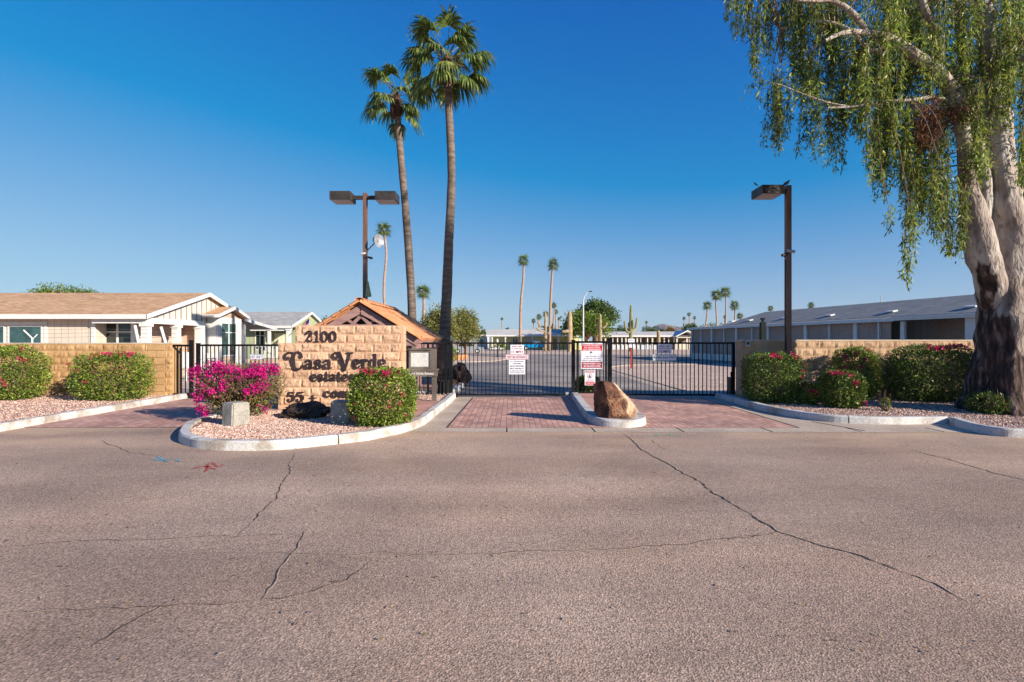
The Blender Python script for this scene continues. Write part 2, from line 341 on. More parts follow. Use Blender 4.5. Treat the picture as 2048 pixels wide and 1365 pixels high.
PALML = leaf_mat('palm_leaf', [(0.04, 0.075, 0.018), (0.075, 0.125, 0.026), (0.13, 0.19, 0.04), (0.28, 0.29, 0.09)], 0.4, 0.3)
PALMLF = leaf_mat('palm_leaf_far', [(0.07, 0.12, 0.025), (0.15, 0.22, 0.04), (0.27, 0.33, 0.07)], 0.5, 0.35)
BUSHL = leaf_mat('bush_leaf', [(0.06, 0.11, 0.018), (0.11, 0.19, 0.026), (0.18, 0.28, 0.035), (0.30, 0.36, 0.05), (0.26, 0.20, 0.06)], 0.4, 0.3)
BUSHLD = leaf_mat('bush_leaf_dark', [(0.04, 0.075, 0.016), (0.07, 0.12, 0.022), (0.12, 0.18, 0.03), (0.20, 0.24, 0.045)], 0.45, 0.25)
PINK = leaf_mat('bougainvillea_bract', [(0.42, 0.008, 0.14), (0.62, 0.015, 0.24), (0.75, 0.03, 0.30)], 0.5, 0.4)
PINKR = leaf_mat('rose_bract', [(0.40, 0.01, 0.05), (0.62, 0.02, 0.12), (0.70, 0.05, 0.2)], 0.5, 0.4)
TWIG = noise_mat('twig', (0.15, 0.09, 0.055), (0.30, 0.20, 0.12), 8, 0.9, 4)
EUCL = leaf_mat('eucalyptus_leaf', [(0.05, 0.085, 0.025), (0.09, 0.14, 0.03), (0.18, 0.25, 0.04), (0.40, 0.41, 0.06)], 0.4, 0.45, 1.1, (.5, 1.6))
EUCD = leaf_mat('eucalyptus_dead', [(0.09, 0.035, 0.015), (0.19, 0.08, 0.035), (0.28, 0.13, 0.06)], 0.7, 0.2)
TREEL = leaf_mat('tree_leaf', [(0.03, 0.06, 0.015), (0.07, 0.12, 0.025), (0.13, 0.18, 0.035)], 0.5, 0.3)
TREEB = leaf_mat('tree_leaf_bright', [(0.07, 0.12, 0.02), (0.15, 0.22, 0.03), (0.24, 0.30, 0.05)], 0.5, 0.35)
PALOV = leaf_mat('paloverde_leaf', [(0.13, 0.14, 0.04), (0.22, 0.22, 0.06), (0.32, 0.31, 0.10)], 0.6, 0.35)
AUTUM = leaf_mat('autumn_leaf', [(0.20, 0.12, 0.03), (0.32, 0.20, 0.05), (0.20, 0.20, 0.05)], 0.6, 0.35)
CACT = noise_mat('cactus_skin', (0.18, 0.19, 0.09), (0.30, 0.27, 0.14), 1.5, 0.85, 6)
CACTD = noise_mat('cactus_dry', (0.30, 0.22, 0.12), (0.44, 0.33, 0.20), 1.5, 0.9, 6)
LAVA = noise_mat('lava_rock', (0.03, 0.021, 0.018), (0.15, 0.10, 0.075), 5, 0.9, 8, 0.9, 0.03, fine=0.25)
def euc_bark():
    m, nt, b = nodes('eucalyptus_bark'); g = N(nt, 'ShaderNodeNewGeometry'); sp = N(nt, 'ShaderNodeSeparateXYZ'); nt.links.new(g.outputs['Position'], sp.inputs[0])
    n1 = N(nt, 'ShaderNodeTexNoise', i_Scale=1.5, i_Detail=7.0); nt.links.new(wcoords(nt, (1.6, 1.6, 0.45)), n1.inputs[0])
    smooth = ramp(nt, n1.outputs[0], [(0.28, (0.12, 0.085, 0.065)), (0.42, (0.28, 0.22, 0.18)), (0.55, (0.42, 0.36, 0.31)), (0.7, (0.50, 0.45, 0.39))])
    n5 = N(nt, 'ShaderNodeTexNoise', i_Scale=9.0, i_Detail=8.0, i_Distortion=.5); nt.links.new(wcoords(nt, (1.5, 1.5, 0.5)), n5.inputs[0])
    smooth = mix(nt, 1.0, smooth, ramp(nt, n5.outputs[0], [(0.30, (0.5, .46, .42)), (0.46, (.92,)*3), (0.7, (1.12,)*3)]), 'MULTIPLY')
    n2 = N(nt, 'ShaderNodeTexNoise', i_Scale=5.0, i_Detail=9.0); nt.links.new(wcoords(nt, (1.8, 1.8, 0.5)), n2.inputs[0])
    dark = ramp(nt, n2.outputs[0], [(0.38, (0.022, 0.014, 0.012)), (0.52, (0.065, 0.038, 0.03)), (0.62, (0.15, 0.10, 0.08)), (0.75, (0.34, 0.27, 0.22))])
    n3 = N(nt, 'ShaderNodeTexNoise', i_Scale=1.1, i_Detail=6.0); nt.links.new(wcoords(nt, (2.2, 2.2, 0.55)), n3.inputs[0])
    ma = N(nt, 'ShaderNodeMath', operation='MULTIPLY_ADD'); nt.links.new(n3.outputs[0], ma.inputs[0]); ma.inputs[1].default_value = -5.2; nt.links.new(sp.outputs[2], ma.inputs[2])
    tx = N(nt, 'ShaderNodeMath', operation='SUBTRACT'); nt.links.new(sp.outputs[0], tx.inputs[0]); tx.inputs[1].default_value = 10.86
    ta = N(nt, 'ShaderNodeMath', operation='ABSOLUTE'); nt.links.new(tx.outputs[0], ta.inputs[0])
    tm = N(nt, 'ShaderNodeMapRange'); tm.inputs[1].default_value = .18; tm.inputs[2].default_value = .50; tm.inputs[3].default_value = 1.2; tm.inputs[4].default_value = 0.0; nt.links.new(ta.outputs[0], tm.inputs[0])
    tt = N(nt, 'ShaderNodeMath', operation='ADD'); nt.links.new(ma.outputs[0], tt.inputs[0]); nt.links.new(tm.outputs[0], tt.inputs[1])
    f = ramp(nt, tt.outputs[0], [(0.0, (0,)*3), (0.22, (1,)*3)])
    nt.links.new(mix(nt, f, dark, smooth), b.inputs['Base Color']); b.inputs['Roughness'].default_value = 0.8; b.inputs['Specular IOR Level'].default_value = 0.2
    hh = mix(nt, f, n2.outputs[0], n5.outputs[0]); bump(nt, b, hh, 0.9, 0.07); return m
EUCB = euc_bark()
def boulder_mat():
    m, nt, b = nodes('boulder_stone')
    n1 = N(nt, 'ShaderNodeTexNoise', i_Scale=2.6, i_Detail=10.0, i_Distortion=0.6); nt.links.new(wcoords(nt), n1.inputs[0])
    c = ramp(nt, n1.outputs[0], [(0.36, (0.10, 0.045, 0.03)), (0.47, (0.20, 0.095, 0.055)), (0.53, (0.36, 0.19, 0.10)), (0.6, (0.56, 0.36, 0.22)), (0.72, (0.66, 0.50, 0.36))])
    n2 = N(nt, 'ShaderNodeTexNoise', i_Scale=24.0, i_Detail=6.0); nt.links.new(wcoords(nt), n2.inputs[0])
    g = ramp(nt, n2.outputs[0], [(0.33, (0.55,)*3), (0.66, (1.3,)*3)]); c = mix(nt, 1.0, c, g, 'MULTIPLY')
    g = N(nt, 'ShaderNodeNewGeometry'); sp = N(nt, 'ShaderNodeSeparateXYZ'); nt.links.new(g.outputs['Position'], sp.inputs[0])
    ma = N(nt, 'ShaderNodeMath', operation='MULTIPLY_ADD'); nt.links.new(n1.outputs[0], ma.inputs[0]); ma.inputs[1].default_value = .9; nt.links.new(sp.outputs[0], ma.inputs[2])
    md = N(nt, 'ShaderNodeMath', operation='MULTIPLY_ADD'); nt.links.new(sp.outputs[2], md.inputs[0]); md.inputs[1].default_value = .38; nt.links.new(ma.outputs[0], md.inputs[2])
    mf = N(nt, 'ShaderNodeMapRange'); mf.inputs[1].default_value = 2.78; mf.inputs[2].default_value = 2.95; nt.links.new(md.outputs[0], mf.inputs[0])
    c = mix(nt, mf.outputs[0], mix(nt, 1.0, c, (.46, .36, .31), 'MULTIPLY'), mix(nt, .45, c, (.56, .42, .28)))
    nt.links.new(c, b.inputs['Base Color']); b.inputs['Roughness'].default_value = 0.85; bump(nt, b, n2.outputs[0], 0.8, 0.03); return m
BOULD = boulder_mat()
TARP = plain('black_plastic', (0.02, 0.02, 0.022), 0.5)
CRACK = noise_mat('crack', (0.035, 0.028, 0.024), (0.075, 0.058, 0.048), 20, 0.95, 3)
TEAL = plain('teal_sign', (0.01, 0.22, 0.18), 0.5)
CANVAS = plain('olive_cover', (0.33, 0.34, 0.17), 0.7)
GREYM = plain('grey_metal', (0.35, 0.36, 0.38), 0.4, 0.3)
BLUEP = plain('truck_blue', (0.0, 0.24, 0.52), 0.3); RUBBER = plain('rubber', (0.02, 0.02, 0.02), 0.8)
PAPER = noise_mat('notice_paper', (0.50, 0.50, 0.48), (0.66, 0.66, 0.63), 3, 0.35, 6)
BIRD = plain('bird_grey', (0.12, 0.10, 0.09), 0.8)
MOUNT = noise_mat('mountain_rock', (0.16, 0.10, 0.085), (0.27, 0.18, 0.14), 0.006, 0.95, 8)

# ---------------------------------------------------------------- ground, roads
def sheet(name, poly, z, mat, parent=None):
    mb = MB(); mb.add([(x, y, z) for x, y in poly], [tuple(range(len(poly)))])
    return props(mb.build(name, mat, parent), kind='structure')
sheet('ground', [(-6000, -60), (6000, -60), (6000, 7000), (-6000, 7000)], 0.0, GRAVF)
sheet('road', [(-60, -40), (60, -40), (60, 9.6), (9.5, 9.6), (9.5, 10.6), (-1.0, 10.6), (-6, 11.2), (-9.4, 11.2), (-9.4, 9.0), (-60, 9.0)], 0.004, ASPH)
sheet('inner_road', [(-1.6, 15.2), (5.15, 15.2), (5.15, 30), (5.6, 34), (8, 37), (14, 38.5), (60, 40), (60, 66), (11, 63), (2, 67), (-10, 73), (-40, 76), (-40, 66), (-8, 64), (0.5, 52), (-0.5, 46), (-4.5, 40), (-30, 38), (-30, 30), (-9.9, 28), (-9.9, 15.2), (-6.2, 15.2), (-6.2, 22.5), (-1.9, 22.5)], 0.004, ASPH2)
0 and sheet('cross_street', [(-40, 84), (-6, 84.5), (9, 88.5), (80, 90), (80, 93), (9, 92.5), (-6, 90), (-40, 90)], 0.004, ASPH2)
sheet('concrete_gutter', [(-1.9, 9.52), (9.3, 9.45), (9.3, 10.6), (6.6, 10.75), (6.0, 12), (6.0, 15.6), (-1.9, 15.6)], 0.008, CONC)
sheet('paving', [(-1.22, 9.95), (5.42, 9.95), (5.42, 15.3), (-1.12, 15.3)], 0.012, PAVER)
sheet('paving', [(-9.3, 10.0), (-6.0, 10.0), (-6.0, 15.6), (-9.3, 15.6)], 0.012, PAVER)
mb = MB()
for x in (-0.1, 1.5, 3.1, 4.7, 6.3, 7.8): mb.box(x, x+0.018, 9.5, 9.95, 0.008, 0.0125)
for (a, b) in (((5.43, 9.95), (5.43, 15.2)), ((-1.23, 9.95), (-1.13, 15.2))): mb.bar((*a, 0.0125), (*b, 0.0125), 0.03, 0.006)
mb.bar((6.45, 9.6, 0.011), (6.1, 10.7, 0.011), 0.015, 0.006)
props(mb.build('paving_joints', CRACK), kind='structure')
sheet('sidewalk', [(5.15, 15.6), (5.6, 15.6), (5.6, 29.8), (6.1, 33.5), (8.4, 36.5), (8, 37), (5.6, 34), (5.15, 30)], 0.008, CONC)

def ribbon(pts, w0, seed, z=0.0085, jit=0.03, taper=True):
    rnd = random.Random(seed); P = []
    for i in range(len(pts)-1):
        a = Vector(pts[i]); b = Vector(pts[i+1]); n = max(2, int((b-a).length/0.05))
        for k in range(n): P.append(a.lerp(b, k/n))
    P.append(Vector(pts[-1])); out = []; off = 0
    for i, p in enumerate(P):
        off = off*0.82+rnd.uniform(-jit, jit)*0.55
        d = (P[min(i+1, len(P)-1)]-P[max(i-1, 0)]); d.normalize(); nrm = Vector((-d.y, d.x))
        ww = w0*rnd.uniform(0.35, 1.3)
        if taper: ww *= min(1, 0.2+3*min(i, len(P)-1-i)/len(P)*2)
        q = p+nrm*off; out.append((q+nrm*ww/2, q-nrm*ww/2))
    vs = []; fs = []
    for a, b in out: vs += [(a.x, a.y, z), (b.x, b.y, z)]
    for i in range(len(out)-1): fs.append((2*i, 2*i+1, 2*i+3, 2*i+2))
    return vs, fs
mb = MB()
cracks = [([(1245,868),(1290,905),(1340,935),(1400,965),(1450,1000),(1500,1030),(1560,1065),(1630,1090),(1710,1110),(1800,1145),(1870,1170),(1940,1205)], .022),
 ([(590,905),(575,950),(545,1000),(510,1040),(480,1075)], .014), ([(610,1060),(575,1120),(545,1165),(515,1200)], .012),
 ([(0,1095),(150,1085),(300,1083),(480,1075),(600,1070)], .010), ([(500,1105),(700,1115),(760,1110),(900,1112),(1040,1105),(1200,1100),(1400,1085),(1560,1070)], .011),
 ([(0,1230),(200,1220),(400,1210),(560,1200),(690,1160),(740,1120)], .009), ([(180,1300),(240,1255),(340,1205)], .012),
 ([(1820,900),(1900,920),(1980,945),(2060,965)], .013), ([(200,880),(260,905),(330,915)], .012), ([(1500,905),(1640,930),(1760,940)], .008), ([(1560,1065),(1500,1075),(1440,1078)], .012), ([(1300,880),(1330,900),(1400,912)], .008)]
for i, (c, wd) in enumerate(cracks):
    mb.add(*ribbon([G(*p) for p in c], wd*0.75, i)); vs_, fs_ = ribbon([G(*p) for p in c], wd*1.5, i, z=0.0068)
    rr_ = random.Random(i*7+1); keep = []; on = True
    for f_ in fs_:
        if rr_.random() < .06: on = not on
        if on: keep.append(f_)
    mb.add([(v[0]+.006, v[1]-.008, v[2]) for v in vs_], keep, 1)
props(mb.build('road_cracks', [CRACK, noise_mat('crack_sand', (0.48, 0.35, 0.25), (0.62, 0.47, 0.34), 30, .95, 4, fine=.3)]), kind='structure')
rnd = random.Random(41); V_ = []
for k in range(420):
    if k < 260: px_, py_ = rnd.uniform(0, 2048), 868+rnd.random()**2.2*460
    else: px_, py_ = rnd.choice([(rnd.uniform(420, 900), rnd.uniform(880, 915)), (rnd.uniform(1500, 2048), rnd.uniform(868, 900)), (rnd.uniform(1280, 1480), rnd.uniform(838, 862))])
    x_, y_ = G(px_, py_); a_ = rnd.uniform(0, 6.3); l_ = rnd.uniform(.008, .022); c_, s_ = math.cos(a_)*l_, math.sin(a_)*l_; z_ = .016
    V_.append([(x_-c_, y_-s_, z_), (x_+s_*.4, y_-c_*.4, z_+.006), (x_+c_, y_+s_, z_), (x_-s_*.4, y_+c_*.4, z_+.004)])
props(quads_mesh('leaf_litter', np.array(V_), leaf_mat('litter', [(.05, .04, .03), (.40, .26, .10), (.20, .12, .06), (.6, .5, .35)], .8, .1)), kind='stuff')
for nm, colr, pts in (('utility_paint', (0.12, 0.32, 0.40), [[(300,920),(325,923),(345,918)],[(315,914),(335,926)],[(350,920),(362,925)]]),
                      ('utility_paint', (0.42, 0.08, 0.06), [[(380,940),(410,934),(432,941)],[(425,926),(436,936),(448,930)],[(410,946),(420,928)]]),
                      ('utility_paint', (0.06, 0.36, 0.22), [[(1308,872),(1322,870)],[(1330,872),(1345,869)],[(1350,873),(1362,871)]])):
    mb = MB()
    for i, c in enumerate(pts): mb.add(*ribbon([G(*p) for p in c], 0.045, i+20, jit=0.015, z=0.009))
    props(mb.build(nm, plain('paint_%d' % int(colr[0]*100), colr, 0.8, 0, 0.3, 20)), kind='structure')

def smooth_path(pts, sub=6):
    P = [Vector(p) for p in pts]; out = []
    for i in range(len(P)-1):
        p0, p1, p2, p3 = P[max(i-1, 0)], P[i], P[i+1], P[min(i+2, len(P)-1)]
        for k in range(sub):
            t = k/sub
            out.append(0.5*((2*p1)+(p2-p0)*t+(2*p0-5*p1+4*p2-p3)*t*t+(3*p1-p0-3*p2+p3)*t**3))
    out.append(P[-1]); return out
def kerb(name, pts, side=1, w=0.16, h=0.15, seg=2.4, mat=None, sm=True):
    """outer edge along pts; the body lies on the left (side=1) or right (-1)"""
    P = smooth_path(pts) if sm else [Vector(p) for p in pts]
    nr = []
    for i in range(len(P)):
        d = (P[min(i+1, len(P)-1)]-P[max(i-1, 0)]).normalized(); nr.append(Vector((-d.y, d.x))*side)
    mb = MB(); prof = [(0, 0), (0.008, h-0.025), (0.03, h), (w, h), (w, 0)]
    acc = 0; start = 0
    def emit(a, b):
        vs = []; k = len(prof)
        for i in range(a, b+1):
            q = P[i]; sh = Vector((0, 0))
            if i == a and a > 0: sh = (P[i+1]-P[i]).normalized()*0.022
            for o, z in prof: vs.append((q.x+nr[i].x*o+sh.x, q.y+nr[i].y*o+sh.y, z))
        fs = []
        for i in range(b-a):
            for j in range(k-1): 
                f = (i*k+j, (i+1)*k+j, (i+1)*k+j+1, i*k+j+1); fs.append(f if side == 1 else f[::-1])
        fs.append(tuple(range(k))); fs.append(tuple((b-a)*k+j for j in range(k-1, -1, -1)))
        mb.add(vs, fs)
    for i in range(1, len(P)):
        acc += (P[i]-P[i-1]).length
        if acc > seg or i == len(P)-1: emit(start, i); start = i; acc = 0
    return props(mb.build(name, mat or KERB), kind='structure'), [P[i]+nr[i]*w*0.98 for i in range(len(P))]
def scatter_stones(name, poly, n, z, seed, size=(0.010, 0.022), mat=STONE):
    rnd = random.Random(seed); xs = [p[0] for p in poly]; ys = [p[1] for p in poly]
    def inside(x, y):
        c = False; j = len(poly)-1
        for i in range(len(poly)):
            xi, yi = poly[i][0], poly[i][1]; xj, yj = poly[j][0], poly[j][1]
            if (yi > y) != (yj > y) and x < (xj-xi)*(y-yi)/(yj-yi)+xi: c = not c
            j = i
        return c
    vs = []; fs = []; base = [(1,0,0),(0,1,0),(-1,0,0),(0,-1,0),(0,0,1),(0,0,-1)]
    oct_f = [(0,1,4),(1,2,4),(2,3,4),(3,0,4),(1,0,5),(2,1,5),(3,2,5),(0,3,5)]
    c = 0
    while c < n:
        x = rnd.uniform(min(xs), max(xs)); y = rnd.uniform(min(ys), max(ys))
        if not inside(x, y): continue
        s = rnd.uniform(*size); M = Matrix.Rotation(rnd.uniform(0, 6.3), 3, 'Z') @ Matrix.Rotation(rnd.uniform(-.6, .6), 3, 'X')
        b = len(vs); sx, sy, sz = s*rnd.uniform(.8, 1.5), s*rnd.uniform(.7, 1.1), s*rnd.uniform(.5, .9)
        for q in base:
            v = M @ Vector((q[0]*sx, q[1]*sy, q[2]*sz))*rnd.uniform(.8, 1.15); vs.append((x+v.x, y+v.y, z+v.z+s*0.3))
        fs += [tuple(i+b for i in f) for f in oct_f]; c += 1
    me = bpy.data.meshes.new(name); me.from_pydata(vs, [], fs)
    o = link_mesh(name, me, mat); props(o, kind='stuff'); return o
def bed(poly, z, mat=GRAV, name='gravel_bed'): return sheet(name, [(p[0], p[1]) for p in poly], z, mat)
# entrance island
isl = [(-6.1, 15.3), (-6.15, 13.0), (-6.15, 11.3), (-6.18, 10.6), (-6.10, 9.9), (-5.78, 9.15), (-5.45, 8.6), (-5.13, 8.28), (-4.76, 8.02), (-4.3, 7.9), (-3.64, 7.91), (-3.16, 8.13), (-2.43, 8.66), (-2.23, 8.95), (-1.94, 9.45), (-1.73, 10.2), (-1.69, 11.1), (-1.66, 12.2), (-1.62, 13.6), (-1.62, 15.2)]
_, inner = kerb('kerb', isl, 1)
bed(inner, 0.10)
sheet('painted_slab', [(-2.75, 10.1), (-2.3, 9.7), (-1.9, 10.25), (-1.86, 11.1), (-1.83, 12.2), (-1.80, 13.4), (-2.75, 13.4)], 0.125, CONCP)
scatter_stones('gravel', [(-6.0, 10.6), (-5.6, 9.2), (-5.3, 8.7), (-4.9, 8.25), (-4.3, 8.08), (-3.65, 8.1), (-3.2, 8.3), (-2.5, 8.85), (-2.3, 9.2), (-2.3, 9.8), (-2.8, 11.7), (-5.4, 11.7)], 14000, 0.10, 1)
scatter_stones('gravel', [(-2.9, 13.45), (-1.8, 13.45), (-1.8, 15.2), (-2.9, 15.2)], 900, 0.10, 2)
# median with the boulder
med = [(1.72, 15.4), (1.60, 12.5), (1.56, 11.2), (1.56, 10.6), (1.68, 10.15), (1.95, 9.97), (2.25, 9.95), (2.5, 10.1), (2.68, 10.5), (2.74, 11.1), (2.82, 12.5), (2.92, 15.4)]
_, inner = kerb('kerb', med, 1, w=0.2)
bed(inner, 0.12, CONCP, 'painted_slab')
# left bed
kerb('kerb', [(-22, 8.9), (-14, 8.7), (-11, 8.3), (-9.9, 8.3), (-9.35, 8.8), (-9.28, 9.6), (-9.3, 11.5), (-9.3, 13.5), (-9.32, 15.3)], 1)
bed([(-22, 9.0), (-10, 8.45), (-9.4, 9.0), (-9.45, 15.6), (-22, 15.6)], 0.10)
scatter_stones('gravel', [(-12.8, 10.0), (-9.5, 9.0), (-9.5, 15.0), (-15, 15.0)], 9000, 0.10, 3)
# right bed
rb = [(5.87, 15.2), (5.87, 13.9), (5.87, 12.4), (5.96, 11.6), (6.15, 11.0), (6.5, 10.6), (7.22, 10.36), (8.0, 10.36), (8.63, 10.40)]
kerb('kerb', rb, 1)
kerb('kerb', [(8.64, 10.42), (8.47, 9.98), (8.36, 9.5), (8.39, 9.13), (8.62, 8.95), (9.4, 8.8), (11, 8.75), (22, 8.8)], 1)
bed([(6.0, 15), (6.02, 12.4), (6.3, 11.2), (7.2, 10.5), (8.6, 10.5), (8.65, 10.0), (8.55, 9.3), (9.3, 8.95), (22, 8.9), (22, 16), (6.0, 16)], 0.10)
scatter_stones('gravel', [(6.05, 14), (6.1, 12), (6.5, 11), (7.2, 10.55), (8.7, 10.55), (8.6, 9.4), (9.3, 9.0), (12, 9.0), (12, 14)], 11000, 0.10, 4)
# planter behind the fence with the palms
pl = [(-6.0, 15.75), (-1.8, 15.75), (-1.76, 17.5), (-1.72, 20.2), (-1.95, 21.3), (-2.7, 21.9), (-6.0, 22.2)]
kerb('kerb', pl, 1, sm=False); bed([(p[0]-0.05, p[1]) for p in pl], 0.09)
# gravel lot behind the residents' gate, a raised concrete edge
kerb('kerb', [(5.62, 15.7), (5.62, 22), (5.62, 29.5), (6.2, 33.2), (8.6, 36.2), (13, 37.5), (17, 38)], -1, w=0.12, h=0.03, mat=CONC)
kerb('kerb', [(-8, 64.5), (0.5, 52.3), (-0.5, 46.2), (-4.5, 40.3), (-25, 38.5)], -1, w=0.15, h=0.05, mat=CONC)

# ---------------------------------------------------------------- block walls
def block_face(mb, x0, x1, y, z0, z1, rng, rough=0.032, mi=0, cell=0.05):
    g = 0.006; x0 += g; x1 -= g; z0 += g; z1 -= g
    if x1-x0 < 0.02: return
    nx = max(2, int((x1-x0)/cell)); nz = max(2, int((z1-z0)/cell)); vs = []; fs = []
    ox = rng.random()*50
    for j in range(nz+1):
        for i in range(nx+1):
            x = x0+(x1-x0)*i/nx; z = z0+(z1-z0)*j/nz
            edge = i in (0, nx) or j in (0, nz)
            n = noise.fractal(Vector((x*6+ox, 0, z*8+ox)), 1.0, 2.0, 4)
            b = rough*(0.55+0.9*n)+rng.random()*rough*0.25 if rough > 0 else 0.004
            if edge: b = min(b, 0.004 if rough > 0 else 0.003)
            vs.append((x, y-b, z))
    for j in range(nz):
        for i in range(nx):
            a = j*(nx+1)+i; fs.append((a, a+1, a+nx+2, a+nx+1))
    # thin skirts so that each block has thickness
    base = len(vs); ring = [i for i in range(nx+1)]+[j*(nx+1)+nx for j in range(1, nz+1)]+[nz*(nx+1)+i for i in range(nx-1, -1, -1)]+[j*(nx+1) for j in range(nz-1, 0, -1)]
    for r in ring: v = vs[r]; vs.append((v[0], y+0.012, v[2]))
    for k in range(len(ring)):
        k2 = (k+1) % len(ring); fs.append((ring[k2], ring[k], base+k, base+k2))
    mb.add(vs, fs, mi)
def wall_rows(mb, x0, x1, y, z0, rows, rng, row=0.2, bw=0.405, phase=0.0, rough=0.032, cell=0.05):
    for r in range(rows):
        off = (0 if r % 2 else bw/2)+phase; k = math.floor((x0-off)/bw); x = off+k*bw
        while x < x1-1e-4:
            a, b = max(x, x0), min(x+bw, x1)
            if b-a > 0.03: block_face(mb, a, b, y, z0+r*row, z0+(r+1)*row, rng, rough, 0, cell)
            x += bw
def blocky(name, mb_core, faces, split, parent):
    c = mb_core.build(name, [MORT], parent)
    f = faces.build('block_facing', [split], c); return c
# --- entrance sign wall
D0 = 11.9
sx0, sx1, sxu = Xp(556, D0), Xp(803, D0), Xp(591, D0)
sign = thing('entrance_sign', 'pinkish split-face block monument wall with dark raised lettering on the gravel island', 'sign wall', ((sx0+sx1)/2, D0, 0))
rng = random.Random(5)
fm = MB(); wall_rows(fm, sx0, sx1, D0, 0.0, 8, rng, phase=0.1, rough=0.030, cell=0.035); wall_rows(fm, sxu, sx1, D0, 1.6, 2, rng, phase=0.1, rough=0.030, cell=0.035)
core = MB(); core.box(sx0, sx1, D0+0.002, D0+0.40, 0, 1.6); core.box(sxu, sx1, D0+0.002, D0+0.40, 1.6, 2.0)
wo = core.build('block_wall', [SPLIT_P], sign); fm.build('block_facing', [SPLIT_P], wo)
cp = MB(); cp.box(sx1+0.002, sx1+0.012, D0+0.005, D0+0.395, 0, 1.995)
for r in range(10): cp.box(sx1+0.012, sx1+0.026, D0+0.01, D0+0.39, r*0.2+0.008, r*0.2+0.192)
cp.build('end_blocks', [SPLIT_P], wo)

# --- lettering by union of tapered strokes, contoured by marching squares
def glyph_field(strokes, X, Z):
    f = np.full(X.shape, -9.0)
    for st in strokes:
        for (x0, z0, r0), (x1, z1, r1) in zip(st[:-1], st[1:]):
            dx, dz = x1-x0, z1-z0; L = dx*dx+dz*dz
            t = np.clip(((X-x0)*dx+(Z-z0)*dz)/(L if L > 1e-9 else 1), 0, 1)
            f = np.maximum(f, (r0+(r1-r0)*t)-np.hypot(X-(x0+dx*t), Z-(z0+dz*t)))
        if len(st) == 1:
            x0, z0, r0 = st[0]; f = np.maximum(f, r0-np.hypot(X-x0, Z-z0))
    return f
def contour_mesh(field, xs, zs):
    """marching squares -> list of 2D polygons (filled cells) and boundary edges"""
    V = {}; vl = []; faces = []; bed = []
    def vid(key, p):
        if key not in V: V[key] = len(vl); vl.append(p)
        return V[key]
    nz, nx = field.shape
    for j in range(nz-1):
        for i in range(nx-1):
            c = [(i, j), (i+1, j), (i+1, j+1), (i, j+1)]; val = [field[b, a] for a, b in c]
            if max(val) <= 0: continue
            poly = []; cross = []
            for k in range(4):
                a, b = c[k], c[(k+1) % 4]; va, vb = val[k], val[(k+1) % 4]
                if va > 0: poly.append(vid(a, (xs[a[0]], zs[a[1]])))
                if (va > 0) != (vb > 0):
                    t = va/(va-vb); p = (xs[a[0]]+(xs[b[0]]-xs[a[0]])*t, zs[a[1]]+(zs[b[1]]-zs[a[1]])*t)
                    q = vid((min(a, b), max(a, b)), p); poly.append(q); cross.append((q, va > 0))
            if len(poly) >= 3:
                faces.append(tuple(poly))
                for k in range(len(poly)):
                    a, b = poly[k], poly[(k+1) % len(poly)]
                    ca = any(a == q and out for q, out in cross); cb = any(b == q and not out for q, out in cross)
                    if ca and cb: bed.append((a, b))
    return vl, faces, bed
def sample(pts, n=6):
    """catmull-rom through (x,z,r)"""
    P = [Vector(p) for p in pts]; o = []
    if len(P) < 3: return [tuple(p) for p in P]
    for i in range(len(P)-1):
        p0, p1, p2, p3 = P[max(i-1, 0)], P[i], P[i+1], P[min(i+2, len(P)-1)]
        for k in range(n):
            t = k/n; o.append(tuple(0.5*((2*p1)+(p2-p0)*t+(2*p0-5*p1+4*p2-p3)*t*t+(3*p1-p0-3*p2+p3)*t**3)))
    o.append(tuple(P[-1])); return o
